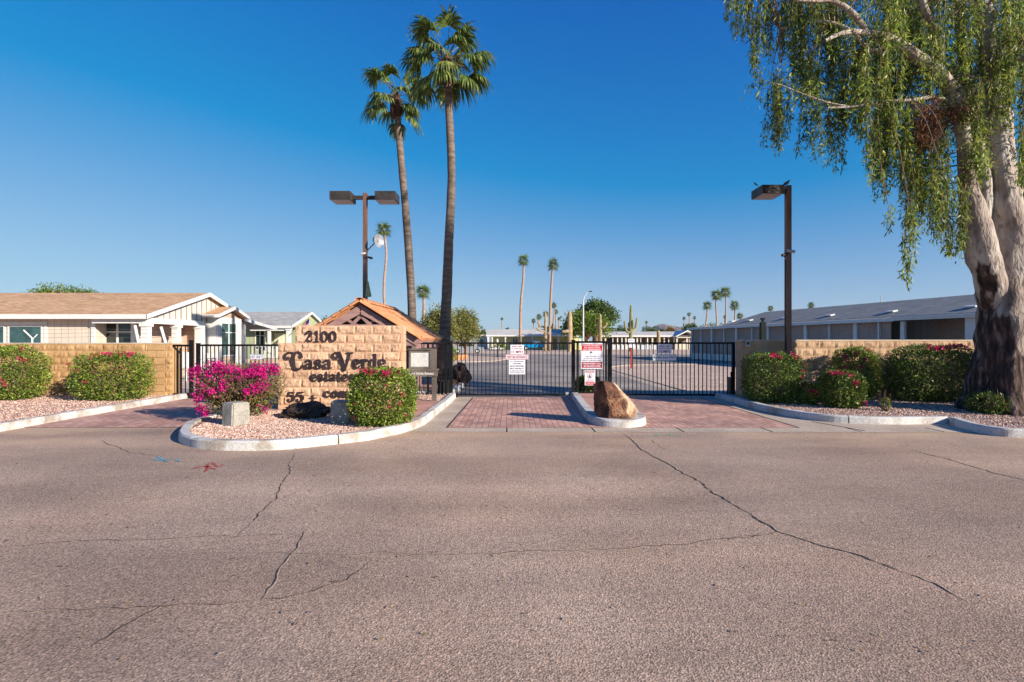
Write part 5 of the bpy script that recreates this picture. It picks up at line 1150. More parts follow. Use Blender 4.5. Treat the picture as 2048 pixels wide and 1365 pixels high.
mb = MB(); mb.tube([W(994.5, 686, 53), W(994.5, 684, 53), W(994.5, 680, 53), W(994.5, 678, 53)], [.06, .11, .11, .03], 8); mb.build('lantern', WHITE, t)
for i, px in enumerate((903, 909, 916, 923, 930)):
    D = 45+i*.6; c = Vector((Xp(px, D), D, 0)); o = MB(); o.tube([c, c+Vector((0, 0, .38)), c+Vector((0, 0, .42))], [.16, .24, .25], 10)
    props(o.build('plant_pot', TILE), ('leftmost', 'second from left', 'middle', 'fourth from left', 'rightmost')[i]+' of the row of terracotta pots beyond the visitor gate', 'plant pot', 'terracotta pots beyond the visitor gate')

# ---------------------------------------------------------------- palms
def fan_leaf(out, base, az_, elv, pet, R, rng, nseg=22, steps=3, droop=.6, wid=.05, pmb=None):
    dirv = Vector((math.cos(az_)*math.cos(elv), math.sin(az_)*math.cos(elv), math.sin(elv)))
    side = Vector((-math.sin(az_), math.cos(az_), 0)); up = dirv.cross(side)*-1
    if up.z < 0: up = -up
    tip = base+dirv*pet+Vector((0, 0, -.12*pet))
    if pmb is not None: pmb.tube([base, base+dirv*pet*.5+Vector((0, 0, .01)), tip], [.022, .016, .012], 4, cap=False)
    dirv = (dirv+Vector((0, 0, -.25))).normalized()
    for k in range(nseg):
        a = math.radians(-105+210*k/(nseg-1)+rng.uniform(-3, 3))
        sd = (dirv*math.cos(a)+side*math.sin(a)+up*.18*math.cos(a*2)).normalized()
        Rk = R*(1-.25*abs(a)/1.8)*rng.uniform(.85, 1.1); p = tip.copy(); wv = sd.cross(up)
        if wv.length < .01: wv = side.copy()
        wv.normalize(); prev = (p-wv*.004, p+wv*.004); g = sd.copy(); n = steps+1
        for s in range(1, n+1):
            f = s/n; g = (g+Vector((0, 0, -1))*droop*(.10 if f < .55 else .75)*rng.uniform(.7, 1.3)).normalized()
            p = p+g*Rk/n; ww = wid*(1.0 if f < .6 else (1-f)*2.2)*.9+.002
            cur = (p-wv*ww, p+wv*ww); out.append([prev[0], prev[1], cur[1], cur[0]]); prev = cur
def palm_crown(seed, scale=1.0, nleaf=30, nseg=22, steps=3, lo=-50, droop=.6, pet=(.65, .95), hi=80):
    rng = random.Random(seed); out = []; pm = MB()
    for i in range(nleaf):
        az_ = i*2.39996+rng.uniform(-.3, .3); f = i/nleaf
        elv = math.radians(hi-(hi-lo)*f**.85+rng.uniform(-9, 9))
        base = Vector((math.cos(az_)*.08, math.sin(az_)*.08, .25-.45*f))*scale
        fan_leaf(out, base, az_, elv, scale*rng.uniform(*pet), scale*rng.uniform(.8, 1.05), rng, nseg, steps, droop, .034*scale, pm)
    return out, pm
def arr(out): return np.array([[tuple(v) for v in q] for q in out])
def near_palm(label, pts, rad, seed, scale, nleaf):
    base = pts[0]; t = thing('fan_palm', label, 'palm tree', base, None)
    P = [Vector(p) for p in smooth3(pts, 8)]; n = len(P); R = []
    for i in range(n):
        f = i/(n-1)*(len(rad)-1); k = min(int(f), len(rad)-2); R.append(rad[k]+(rad[k+1]-rad[k])*(f-k))
    mb = MB(); mb.tube(P, R, 14, wob=.05, seed=seed); mb.build('trunk', PALMT, t, True)
    top = P[-1]; out, pm = palm_crown(seed, scale, nleaf, 30, 4, -42, .80, (.55, 1.0), 66)
    V = arr(out)+np.array(top)+np.array([0, 0, .15]); crown = quads_mesh('crown', V, PALML, t)
    pm.v = [(v[0]+top.x, v[1]+top.y, v[2]+top.z+.15) for v in pm.v]; pm.build('leaf_stalks', plain('stalk_%d' % seed, (.16, .13, .04), .6), t)
    mb = MB(); rr = R[-1]; mb.tube([top+Vector((0, 0, z)) for z in (-.85, -.75, -.45, -.1, .2, .4)], [rr*1.0, rr*1.5, rr*1.9, rr*1.6, rr*1.1, rr*.4], 14, wob=.16, seed=seed); mb.build('leaf_bases', BOOT, t)
def smooth3(pts, sub):
    return smooth_path([Vector(p) for p in pts], sub)
near_palm('tallest fan palm with a straight grey trunk right of the tiled roof', [(-2.62, 19.6, .05), W(893, 600, 19.6), W(897, 500, 19.6), W(903, 350, 19.6), W(898, 220, 19.6), W(896, 128, 19.6)], [.27, .19, .17, .15, .14, .145], 4, 1.15, 29)
near_palm('second tall fan palm leaning left with a curved trunk behind the tiled roof', [(Xp(826, 24), 24, 0), W(823, 600, 24), W(812, 430, 24), W(803, 330, 24), W(792, 200, 24)], [.25, .185, .17, .155, .15], 9, 1.1, 22)
CROWNS = []
def far_palm(label, px, pbase, ptop, D, wpx, trunk_w, group, seed, z0=0.0):
    """crown centred at photo (px, ptop); wpx: crown width in pixels"""
    s = wpx*D/F/2/1.62; base = Vector((Xp(pbase, D), D, z0)); top = W(px, ptop, D); rng = random.Random(seed)
    t = thing('fan_palm', label, 'palm tree', base, group)
    m = base.lerp(top, .5)+Vector((rng.uniform(-.02, .02)*(top.z), 0, 0)); m2 = base.lerp(top, .8)+Vector((rng.uniform(-.01, .02)*(top.z), 0, 0))
    mb = MB(); mb.tube(smooth3([base, m, m2, top], 4), [trunk_w*(1-.35*i/12) for i in range(13)], 8); mb.build('trunk', PALMF, t, True)
    k = seed % 4
    while len(CROWNS) < 4:
        out, _ = palm_crown(70+len(CROWNS), 1.0, 30, 11, 2, -38, .5, (.22, .68)); V = arr(out)
        # wider segments so the fans read at a distance
        CROWNS.append(V)
    sc = Matrix.Scale(1, 4)
    V = CROWNS[k]*s; a = rng.uniform(0, 6.28); c, sn = math.cos(a), math.sin(a); V = V @ np.array([[c, sn, 0], [-sn, c, 0], [0, 0, 1]])
    Cn = V.mean(axis=(0, 1)); mid = (V[:, [0, 1]]+V[:, [3, 2]])/2
    V2 = V.copy(); V2[:, 0] += (V[:, 0]-mid[:, 0])*.8; V2[:, 1] += (V[:, 1]-mid[:, 1])*.8; V2[:, 3] += (V[:, 3]-mid[:, 0])*.8; V2[:, 2] += (V[:, 2]-mid[:, 1])*.8
    quads_mesh('crown', V2+np.array(top)-np.array([0, 0, .1*s]), PALMLF, t)
far_palm('slim palm with a thin pale trunk between the twin-head lamp post and the leaning palm', 767, 776, 458, 60, 44, .17, None, 1)
far_palm('short bright palm between the two tall palm trunks', 846, 843, 583, 58, 44, .19, None, 2)
far_palm('left of the two tall slim palms standing beyond the visitor gate', 1047, 1040, 521, 88, 35, .24, None, 3)
far_palm('right of the two tall slim palms standing beyond the visitor gate', 1106, 1099, 529, 88, 36, .24, None, 4)
gp = 'small palms on the skyline beyond the houses'
sm = [(1004, 1004, 638, 170, 9, 'tiny palm alone on the skyline above the left end of the yellow house roof'),
 (1067, 1067, 642, 150, 14, 'leftmost palm of the cluster above the yellow house roof'), (1078, 1077, 634, 140, 17, 'second palm from left in the cluster above the yellow house'),
 (1091, 1090, 628, 130, 18, 'third palm from left in the cluster, just left of the tall slim palm trunk'), (1108, 1107, 611, 130, 18, 'palm rising just right of the right tall slim palm trunk'),
 (1112, 1111, 624, 145, 14, 'small palm right of and below the palm beside the right slim trunk'), (1118, 1117, 638, 150, 10, 'short small palm left of the big round green tree'),
 (1293, 1293, 645, 170, 9, 'tiny palm between the tallest saguaro and the mountain'), (1368, 1368, 637, 150, 10, 'leftmost of three tiny palms in front of the mountain'), (1378, 1378, 629, 150, 12, 'middle and tallest of three tiny palms in front of the mountain'), (1389, 1389, 636, 150, 10, 'rightmost of three tiny palms in front of the mountain'),
 (1414, 1411, 611, 105, 27, 'leftmost palm of the group behind the blue-grey roof'), (1433, 1430, 590, 105, 34, 'second palm from left in the group behind the blue-grey roof'), (1450, 1449, 585, 108, 34, 'tallest palm of the group behind the blue-grey roof'), (1469, 1467, 611, 110, 28, 'palm standing right of the tallest one behind the blue-grey roof'), (1480, 1480, 632, 112, 20, 'low palm at the left slope of the blue-grey roof'),
 (1450, 1450, 634, 150, 10, 'tiny distant palm low between the trunks behind the blue-grey roof'), (1541, 1541, 617, 95, 17, 'palm top peeping over the blue-grey roof left of the right lamp post'), (1622, 1622, 611, 95, 19, 'palm top peeping over the blue-grey roof right of the right lamp post'),
 (963, 963, 655, 150, 9, 'tiny palm left of the yellow house near the wispy trees')]
for i, (px, pb, pt, D, wd, lb) in enumerate(sm): far_palm(lb, px, pb, pt, D, wd, .2, gp, 10+i)

# ---------------------------------------------------------------- broadleaf trees
def crown_leaves(c, r, n, leaf, seed, clumps=24, fill=.55, droop=0.0):
    rng = np.random.default_rng(seed); c = np.array(c, float); r = np.array(r, float)
    dirs = unit(rng.normal(size=(clumps, 3))); dirs[:, 2] = np.abs(dirs[:, 2])*1.0-.25
    cc = c+dirs*r*rng.uniform(.35, .78, size=(clumps, 1)); cr = rng.uniform(.28, .50, size=clumps)
    idx = rng.integers(0, clumps, n); dd = unit(rng.normal(size=(n, 3))); rad = rng.uniform(fill, 1.05, size=(n, 1))
    P = cc[idx]+dd*rad*cr[idx][:, None]*r; U = unit(dd+rng.normal(size=(n, 3))*.8+np.array([0, 0, -droop]))
    return leaf_quads(P, U, leaf*rng.uniform(.7, 1.3, n), leaf*.6*rng.uniform(.7, 1.3, n), rng)
def tree(name, label, px, ptop, pbot, D, wpx, mat, n, leaf, seed, group=None, clumps=24, trunk=True, trunk_h=.3, fill=.55):
    x = Xp(px, D); zt = Zp(ptop, D); zb = max(.0, Zp(pbot, D)); R = wpx*D/F/2
    t = thing(name, label, 'tree', (x, D, 0), group); cz = (zt+zb)/2; rz = (zt-zb)/2
    quads_mesh('crown', crown_leaves((x, D, cz), (R, R*.9, rz), n, leaf, seed, clumps, fill), mat, t)
    rnd = random.Random(seed); mb = MB(); mb.tube([(x, D, 0), (x+.1, D, cz-rz*.3)], [R*.09, R*.05], 8)
    for k in range(7):
        a = rnd.uniform(0, 6.28); q = Vector((x+math.cos(a)*R*.6, D+math.sin(a)*R*.5, cz+rz*rnd.uniform(-.2, .6))); s = Vector((x, D, max(.3, cz-rz*.7)))
        mb.tube([s, s.lerp(q, .5)+Vector((0, 0, .1*R)), q], [R*.045, R*.03, R*.012], 6)
    mb.build('trunk', TWIG, t, True)
tree('ficus_tree', 'big dark green round tree, the taller one behind the street light', 1192, 594, 672, 100, 96, TREEL, 9000, .42, 1, clumps=40)
tree('ficus_tree', 'bright green broad tree in front of the taller dark round tree', 1172, 616, 694, 93, 104, TREEB, 10000, .40, 2, clumps=44)
tree('paloverde_tree', 'wispy yellow-green tree right behind the tall palm trunk', 882, 600, 735, 50, 92, PALOV, 12000, .18, 3, clumps=46, fill=.2)
tree('paloverde_tree', 'wispy yellow-green tree, rightmost of the pair beside the tall palm', 930, 606, 735, 52, 66, PALOV, 10000, .18, 4, clumps=36, fill=.2)
tree('mesquite_tree', 'green tree crown showing above the tan roof at left', 138, 566, 640, 52, 150, TREEB, 6000, .22, 5, clumps=26, fill=.3)
tree('citrus_tree', 'small tree top peeping out between the green house and the tiled roof', 648, 628, 690, 60, 26, TREEL, 900, .25, 6)
g = 'distant trees along the skyline'
for i, (px, pt, D, wd, mat, lb) in enumerate([(1245, 650, 125, 46, TREEL, 'low dark tree just left of the tallest saguaro on the skyline'), (1215, 655, 125, 36, TREEB, 'yellow-green low tree right of the big round trees'), (1301, 650, 128, 42, TREEL, 'dark tree right of the tallest saguaro on the skyline'), (1320, 655, 128, 24, TREEL, 'small dark tree left of the orange-tinged tree'), (1340, 649, 125, 28, AUTUM, 'orange-tinged tree in front of the mountain foot'),
   (1382, 642, 112, 38, TREEL, 'dark tree standing at the left end of the blue-grey roof'), (1418, 644, 120, 56, TREEL, 'wide dark tree behind the leftmost palm of the right group'), (1460, 640, 120, 60, TREEL, 'wide dark tree behind the tallest palm of the right group'), (1100, 645, 130, 40, TREEL, 'dark tree behind the yellow house roof between the cactus and the slim palm'), (1017, 652, 140, 14, TREEL, 'small bush-like tree above the left part of the yellow house roof'), (965, 655, 135, 20, TREEL, 'small dark tree left of the yellow house'), (858, 655, 80, 34, PALOV, 'small yellow-green tree below the eave of the tiled roof')]):
    tree('broadleaf_tree', lb, px, pt, 692, D, wd, mat, 1600, .42, 30+i, g, clumps=14)

# ---------------------------------------------------------------- saguaros
def saguaro(label, px, ptop, D, r, arms, mat=CACT, top_r=.7):
    x = Xp(px, D); t = thing('saguaro_cactus', label, 'cactus', (x, D, 0)); zt = Zp(ptop, D)
    mb = MB(); mb.tube([(x, D, 0), (x, D, zt*.5), (x, D, zt*.9), (x, D, zt*.98), (x, D, zt)], [r*.9, r, r*top_r, r*top_r*.7, r*.15], 12, wob=.06, seed=int(px)); mb.build('trunk', mat, t)
    for k, a in enumerate(arms):
        pts = [W(p[0], p[1], D+(.3 if k % 2 else -.3)) for p in a]; pts[0] = W(a[0][0], a[0][1], D)
        mb = MB(); n = len(smooth3(pts, 4)); mb.tube(smooth3(pts, 4), [r*.62*(1-.25*i/(n-1)) if i < n-1 else r*.2 for i in range(n)], 10, wob=.05, seed=k); mb.build('arm', mat, t)
saguaro('tallest saguaro with two upright arms left of the mountain', 1262, 610, 84, .33, [[(1262, 664), (1254, 664), (1250, 652), (1249, 642)], [(1262, 664), (1270, 658), (1273, 646), (1274, 636)], [(1262, 662), (1266, 654), (1265.5, 640)], [(1262, 660), (1258, 652), (1258.5, 645)]])
saguaro('pale dried saguaro with short arms right of the street light', 1200.5, 628, 84, .30, [[(1201, 656), (1207, 656), (1212, 651), (1213.5, 645)], [(1201, 658), (1196, 656), (1192, 653)]], CACTD)
saguaro('thick armless dead saguaro trunk with one stub left of the street light', 1139.5, 623, 82, .42, [[(1139, 662), (1133, 663), (1127, 664), (1126, 661)]], CACTD, .8)
saguaro('sprawling many-armed saguaro in front of the yellow house', 1091, 624, 84, .26, [[(1091, 664), (1082, 662), (1075, 658), (1072, 655)], [(1091, 655), (1082, 653), (1077, 647), (1075, 643)], [(1091, 668), (1097, 668), (1099, 660), (1098, 652)], [(1091, 672), (1086, 674), (1084, 672)], [(1091, 658), (1103, 655), (1106, 648)]], CACTD)
saguaro('short brown cactus stub in front of the long low grey-roofed house', 1317, 661, 86, .30, [], CACTD, .95)

# ---------------------------------------------------------------- mountain
mb = MB(); D = 5200; xs = np.linspace(1290, 1640, 60); vs = []; fs = []
prof = [(1290, 683), (1325, 668), (1332, 655), (1345, 648), (1357, 644), (1365, 643), (1375, 647), (1385, 646), (1400, 650), (1440, 660), (1500, 664), (1560, 672), (1640, 683)]
for j in range(8):
    f = j/7
    for i, px in enumerate(xs):
        y = np.interp(px, [p[0] for p in prof], [p[1] for p in prof]); h_ = max(0, (683-y))*D/F; n_ = noise.fractal(Vector((px*.05, f*3, 0)), 1, 2, 4)
        vs.append((Xp(px, D)+n_*60, D+f*700+n_*100, -5+h_*math.sin(f*math.pi/2)**.8*(1+.08*n_)))
for j in range(7):
    for i in range(59): a = j*60+i; fs.append((a, a+1, a+61, a+60))
mb.add(vs, fs); props(mb.build('mountain', MOUNT), kind='structure')

# ---------------------------------------------------------------- bushes
def bush(name, label, px0, px1, ptop, D, depth, mat, nleaf, flowers=(), leaf=.055, seed=0, square=.55, z0=.08, group=None, twigs=26, fmat=PINKR, shell=.35, cat='bush', zlow=None, flare=0.0):
    """flowers: list of (u in -1..1, v 0..1, radius, count)"""
    rng = np.random.default_rng(seed); X0, X1 = Xp(px0, D), Xp(px1, D); cx = (X0+X1)/2; rx = (X1-X0)/2*.955-.02; zt = Zp(ptop, D); rz = (zt-z0)/2; cz = z0+rz; ry = depth/2
    t = thing(name, label, cat, (cx, D+ry*.0, z0))
    def surf(d, k=1.0):
        e = 2/square/1.0
        m = (np.abs(d[:, 0:1])**e+np.abs(d[:, 1:2])**e+np.abs(d[:, 2:3])**e)**(1/e)
        q = d/m; nz_ = np.array([1+.10*noise.noise(Vector((float(a[0])*2.2+seed, float(a[1])*2.2, float(a[2])*2.2)))+.07*noise.noise(Vector((float(a[0])*6+seed, float(a[1])*6, float(a[2])*6))) for a in d])[:, None]
        q = q*nz_*k; q[:, 0:1] *= 1+flare*q[:, 2:3]
        return q*np.array([rx, ry, rz])+np.array([cx, D, cz])
    d = unit(rng.normal(size=(nleaf, 3))); k = 1-shell*rng.random((nleaf, 1))**1.6
    P = surf(d, k); U = unit(d*.9+rng.normal(size=(nleaf, 3))*.75+np.array([0, 0, .15]))
    LV = leaf_quads(P, U, leaf*rng.uniform(.6, 1.3, nleaf), leaf*.62*rng.uniform(.7, 1.2, nleaf), rng, .6)
    rnd = random.Random(seed); mb = MB()
    dd = unit(rng.normal(size=(twigs, 3))); dd[:, 2] = np.abs(dd[:, 2])*.9-.1; E = surf(unit(dd), .97)
    for e in E:
        s = Vector((cx+rnd.uniform(-.15, .15)*rx, D+rnd.uniform(-.1, .1), z0)); e = Vector(e); m = s.lerp(e, .55)+Vector((rnd.uniform(-.1, .1), rnd.uniform(-.1, .1), rnd.uniform(-.05, .12)))
        mb.tube([s, m, e], [.018, .010, .004], 4, cap=False)
        for q in range(4):
            m2 = m.lerp(e, rnd.random()); e2 = m2+Vector((rnd.uniform(-.25, .25)*rx, rnd.uniform(-.25, .25)*ry, rnd.uniform(-.12, .25)))*1.0; mb.tube([m2, e2], [.006, .003], 3, cap=False)
    mb.build('branches', TWIG, t)
    if flowers:
        FP = []; FU = []
        for (u, v, rad, cnt) in flowers:
            fd = np.array([[u, -math.sqrt(max(0.02, 1-min(.98, u*u*.7+(2*v-1)**2*.7))), 2*v-1]]); c0 = surf(unit(fd), 1.03)[0]
            p = c0+rng.normal(size=(cnt, 3))*rad*.5; FP.append(p); FU.append(rng.normal(size=(cnt, 3))+np.array([0, -.6, .3]))
        FP = np.concatenate(FP); FU = np.concatenate(FU); n = len(FP)
        FV = leaf_quads(FP, FU, leaf*.8*rng.uniform(.7, 1.3, n), leaf*.75*rng.uniform(.7, 1.2, n), rng, .5)
        if name == 'bougainvillea': quads_mesh('foliage', LV, mat, t); quads_mesh('flowers', FV, fmat, t)
        else: quads_mesh('foliage', np.concatenate([LV, FV]), [mat, fmat], t, [0]*len(LV)+[1]*len(FV))
    else: quads_mesh('foliage', LV, mat, t)
    return t
R_ = random.Random(77)
def rf(n, ulo=-.9, uhi=.9, vlo=.1, vhi=1, rad=.05, cnt=14): return [(R_.uniform(ulo, uhi), R_.uniform(vlo, vhi), rad*R_.uniform(.6, 1.3), int(cnt*R_.uniform(.5, 1.4))) for _ in range(n)]
bush('clipped_bush', 'rounded green bush with red flowers cut by the left edge of the photo', -50, 84, 693, 13.9, 1.5, BUSHL, 9500, rf(20, -.7, .95, .05, .98), seed=1, square=.72, twigs=24)
bush('clipped_bush', 'clipped boxy green bush alone in front of the left block wall', 150, 297, 708, 13.9, 1.1, BUSHL, 10500, rf(5, -.9, .9, .1, .8)+rf(12, -.3, .95, .88, 1), seed=2, square=.5)
bush('clipped_bush', 'clipped round green bush covering the end of the sign lettering', 698, 833, 738, 9.75, 1.1, BUSHL, 11500, rf(8, -.8, .9, .2, .85, .03, 6)+rf(14, -.8, .6, .88, 1, .05, 14), seed=3, square=.6, leaf=.048)
bgf = rf(34, -.95, .95, .78, 1.0, .10, 60)+rf(9, -.95, -.5, .1, .8, .10, 50)+rf(8, .45, .95, .15, .7, .09, 44)+rf(5, -.5, .1, .5, .75, .10, 50)
BOUGL = leaf_mat('bougainvillea_leaf', [(.10, .06, .03), (.16, .12, .04), (.12, .17, .03), (.28, .34, .05)], .5, .3)
bush('bougainvillea', 'magenta flowering bougainvillea with bare twigs left of the entrance sign', 398, 564, 728, 10.95, 1.3, BOUGL, 3600, bgf, seed=4, square=.75, leaf=.052, twigs=210, fmat=PINK, shell=.5, flare=.12)
bush('clipped_bush', 'clipped boxy dark bush right of the resident gate below the right lamp post', 1488, 1603, 709, 13.3, 1.1, BUSHLD, 9500, rf(14, -.8, .95, .9, 1, .05, 12)+rf(4, .5, .95, .4, .8, .04, 12), seed=5, square=.5)
bush('low_shrub', 'low loose shrub with one big pink bloom at the foot of the lamp-post bush', 1596, 1640, 768, 12.9, .6, BUSHL, 1800, [(.2, .65, .12, 60)]+rf(3, -.8, .5, .4, 1), seed=6, square=.8)
bush('clipped_bush', 'dark rounded bush nearest the right kerb with pink flowers on top', 1642, 1722, 743, 12.3, .9, BUSHLD, 6500, rf(7, -.8, .9, .85, 1, .06, 16)+[(.15, .72, .07, 40)]+rf(3, 0, .8, .1, .4), seed=7, square=.62)
bush('clipped_bush', 'sunlit bush against the right wall between the lamp post and the dark hedge', 1668, 1758, 697, 13.9, .8, BUSHL, 7000, rf(12, -.9, .9, .6, 1, .05, 14), seed=8, square=.6)
bush('clipped_bush', 'long dark hedge-like bush directly left of the big tree trunk', 1782, 1950, 693, 13.6, 1.2, BUSHLD, 12500, rf(18, -.4, .7, .93, 1, .06, 16), seed=9, square=.5)
bush('low_shrub', 'low scrubby shrub at the left foot of the big tree trunk', 1938, 2012, 785, 11.3, .8, BUSHLD, 1500, (), seed=10, square=.85)
bush('low_shrub', 'tiny leafy seedling standing alone in the right gravel bed', 1760, 1780, 795, 11.7, .2, BUSHL, 130, (), seed=11, square=.9, twigs=8)
bush('agave_shrub', 'dark spiky shrub behind the middle fence panel', 1152, 1200, 755, 16.6, .7, BUSHLD, 2600, (), seed=12, square=.8, z0=0, leaf=.11)
bush('shade_hedge', 'tall unseen hedge added beyond the right edge to shade the bush by the trunk', CX+12.5/12.0*F, CX+16.5/12.0*F, CY-(2.55-H)*F/12.0, 12.0, 1.6, BUSHLD, 9000, (), seed=13, square=.5, leaf=.12)  # added out of view, sized to throw shade on the bush left of the trunk
bush('low_shrub', 'flowering shrub beside the red car below the tiled eave', 880, 915, 694, 40, 1.5, BUSHL, 900, rf(6, -.8, .8, .4, 1, .12, 20), seed=14, square=.8, z0=0, leaf=.13)
bush('clipped_bush', 'low round bush at the left end of the yellow house', 1000, 1010, 690, 97, 1.5, BUSHL, 300, (), seed=15, square=.9, z0=0, leaf=.3, twigs=4)

# ---------------------------------------------------------------- the big weeping eucalyptus
DT = 11.6
et = thing('eucalyptus_tree', 'huge weeping eucalyptus with dark rough trunk base at the right edge', 'tree', (Xp(2010, DT), DT, 0.1))
limbs = [
 [(2020, 835, 0, .90), (2018, 790, 0, .82), (2014, 740, 0, .74), (2012, 690, 0, .65), (2013, 600, 0, .56), (2024, 520, 0, .50), (2026, 460, .05, .42), (2010, 400, .1, .35), (1998, 330, .2, .31), (1990, 200, .3, .27), (1972, 60, .3, .23), (1955, -100, .4, .18), (1965, -300, .5, .11), (1950, -480, .5, .04)],
 [(1990, 610, 0, .30), (1966, 520, -.15, .32), (1954, 450, -.25, .27), (1941, 390, -.3, .22), (1932, 330, -.3, .17), (1926, 270, -.4, .15), (1908, 190, -.5, .16), (1872, 143, -.6, .14), (1830, 112, -.7, .12), (1790, 84, -.8, .095), (1745, 68, -.9, .07), (1690, 66, -1.1, .05), (1650, 82, -1.2, .03)],
 [(1960, 470, 0, .15), (1972, 400, .1, .15), (1958, 300, .1, .13), (1945, 200, .2, .12), (1925, 100, .3, .10), (1912, -20, .4, .08), (1890, -160, .5, .05), (1870, -280, .5, .02)],
 [(1880, 150, -.6, .10), (1876, 85, -.7, .085), (1850, 20, -.8, .07), (1828, -60, -.8, .05), (1800, -160, -.9, .03)],
 [(1735, 66, -.9, .06), (1705, 28, -1, .055), (1668, 4, -1.1, .045), (1610, 2, -1.3, .035), (1545, -12, -1.5, .025), (1480, -20, -1.7, .012)],
 [(1820, 106, -.7, .07), (1785, 95, -.5, .06), (1740, 102, -.3, .05), (1700, 60, -.2, .04), (1640, 44, -.1, .035), (1560, 58, 0, .02)],
 [(1925, 232, -.4, .06), (1880, 196, -.6, .05), (1830, 200, -.8, .04), (1760, 205, -1, .03), (1705, 214, -1.1, .024), (1655, 216, -1.2, .014)],
 [(2040, 480, .1, .25), (2050, 400, .1, .22), (2056, 350, .1, .19), (2064, 270, 0, .18), (2100, 140, -.1, .15), (2150, 0, -.3, .10), (2190, -150, -.3, .05)],
 [(1992, 150, .3, .12), (2040, 100, .8, .10), (2110, 20, 1.4, .07), (2170, -80, 1.8, .04)],
 [(1985, 110, .3, .10), (1990, 115, 0, .09), (2060, 115, -1, .07), (2130, 60, -1.8, .05)],
 [(1962, -20, .3, .12), (1900, -110, .9, .09), (1800, -190, 1.5, .06), (1680, -240, 1.9, .03)],
 [(1966, -60, .4, .12), (2030, -160, 0, .09), (2110, -260, -.6, .06), (2180, -340, -1, .03)],
 [(1700, 214, -1.1, .022), (1650, 204, -1.1, .02), (1600, 186, -1.2, .015), (1560, 170, -1.2, .011), (1535, 166, -1.2, .006)],
 [(1955, -120, .4, .09), (1880, -200, -.6, .07), (1760, -260, -1.4, .04), (1620, -240, -1.9, .02)],
]
LP = []
for i, lb in enumerate(limbs):
    pts = [W(px, py, DT+dd) for px, py, dd, r in lb]; sp = smooth3(pts, 7); n = len(sp); rr = []
    for k in range(n):
        f = k/(n-1)*(len(lb)-1); a = min(int(f), len(lb)-2); rr.append((lb[a][3]+(lb[a+1][3]-lb[a][3])*(f-a))*.94)
    mb = MB(); vs = []; fs = []; nseg = 32 if i == 0 else 18; prev = None
    for k, p in enumerate(sp):
        dd_ = (sp[min(k+1, n-1)]-sp[max(k-1, 0)]).normalized()
        if i == 0 and p.z < 3.2: dd_ = Vector((0, 0, 1))
        ax = Vector((1, 0, 0)) if prev is None else prev; ax = ax-dd_*ax.dot(dd_)
        if ax.length < .05: ax = dd_.cross(Vector((0, 1, 0)))
        ax.normalize(); prev = ax; bx_ = dd_.cross(ax)
        for q in range(nseg):
            a = 2*math.pi*q/nseg; dr = ax*math.cos(a)+bx_*math.sin(a); c3 = p*1.0+dr*rr[k]
            fl = 1+.30*noise.noise(Vector((c3.x*1.3+i*5, c3.y*1.3, c3.z*.55)))+.14*noise.noise(c3*3.1)
            if i == 0: fl += max(0, min(1, (1.5-p.z)/1.5))*.12*math.sin(5*a+1)+(.07*noise.noise(Vector((math.cos(a)*7, math.sin(a)*7, p.z*1.6))) if p.z < 2.4 else 0)
            v = p+dr*rr[k]*fl; vs.append((v.x, v.y, v.z if (k or i) else 0.05))
    for k in range(n-1):
        for q in range(nseg): q2 = (q+1) % nseg; fs.append((k*nseg+q, k*nseg+q2, (k+1)*nseg+q2, (k+1)*nseg+q))
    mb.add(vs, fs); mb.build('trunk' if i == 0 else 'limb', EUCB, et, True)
    if i > 0: LP += [p for p in sp[len(sp)//4:]]
    else: LP += [p for p in sp[int(n*.75):]]
cur = [ # px0, px1, ytop lo, ytop hi, ybottom, strands
 (1458,1502,-60,0,85,26),(1498,1520,40,90,208,8),(1520,1548,-60,20,140,14),(1545,1602,-60,20,128,26),(1530,1578,145,190,312,22),(1546,1562,200,260,352,6),
 (1586,1622,0,60,212,22),(1608,1636,110,180,330,16),(1600,1625,60,120,240,10),(1636,1682,-20,60,240,30),(1652,1684,140,200,352,16),(1686,1722,120,190,318,16),(1700,1730,180,240,290,8),
 (1640,1720,-80,-20,120,36),(1600,1640,-80,-20,100,18),(1720,1800,-90,-30,120,40),(1728,1764,190,250,396,20),(1690,1760,60,140,260,34),(1762,1802,120,220,418,30),(1768,1784,400,430,500,4),(1800,1834,180,280,410,26),
 (1814,1834,400,440,592,8),(1806,1850,380,420,480,12),(1836,1872,230,330,478,26),(1866,1902,280,360,522,24),(1900,1938,330,400,536,14),(1880,1925,430,480,520,8),(1760,1850,-60,60,260,44),(1840,1900,-60,60,240,30),(1880,1960,-80,40,220,30),
 (1780,1860,150,220,330,30),(1700,1800,80,160,240,22),(1932,1962,80,200,330,10),(1965,1990,250,330,380,6),(2010,2060,-60,40,230,22),(2040,2090,80,180,380,18),(2030,2048,240,320,440,6),(1938,1978,250,310,372,22),(1870,1960,100,220,330,40),(1990,2050,-40,140,300,26),(1800,1870,280,380,440,24),(1740,1800,20,120,300,30),(1975,2010,-80,0,140,10),(2060,2180,-80,120,420,60),(2000,2200,-300,-60,140,80),(1560,1960,-420,-120,60,150),(1960,2200,-520,-250,-40,90),(1650,1900,-300,-90,40,60)]
rng = np.random.default_rng(21); rnd = random.Random(22); LQ_P = []; LQ_U = []; DQ_P = []; DQ_U = []; tw = MB()
LPA = np.array([tuple(p) for p in LP])
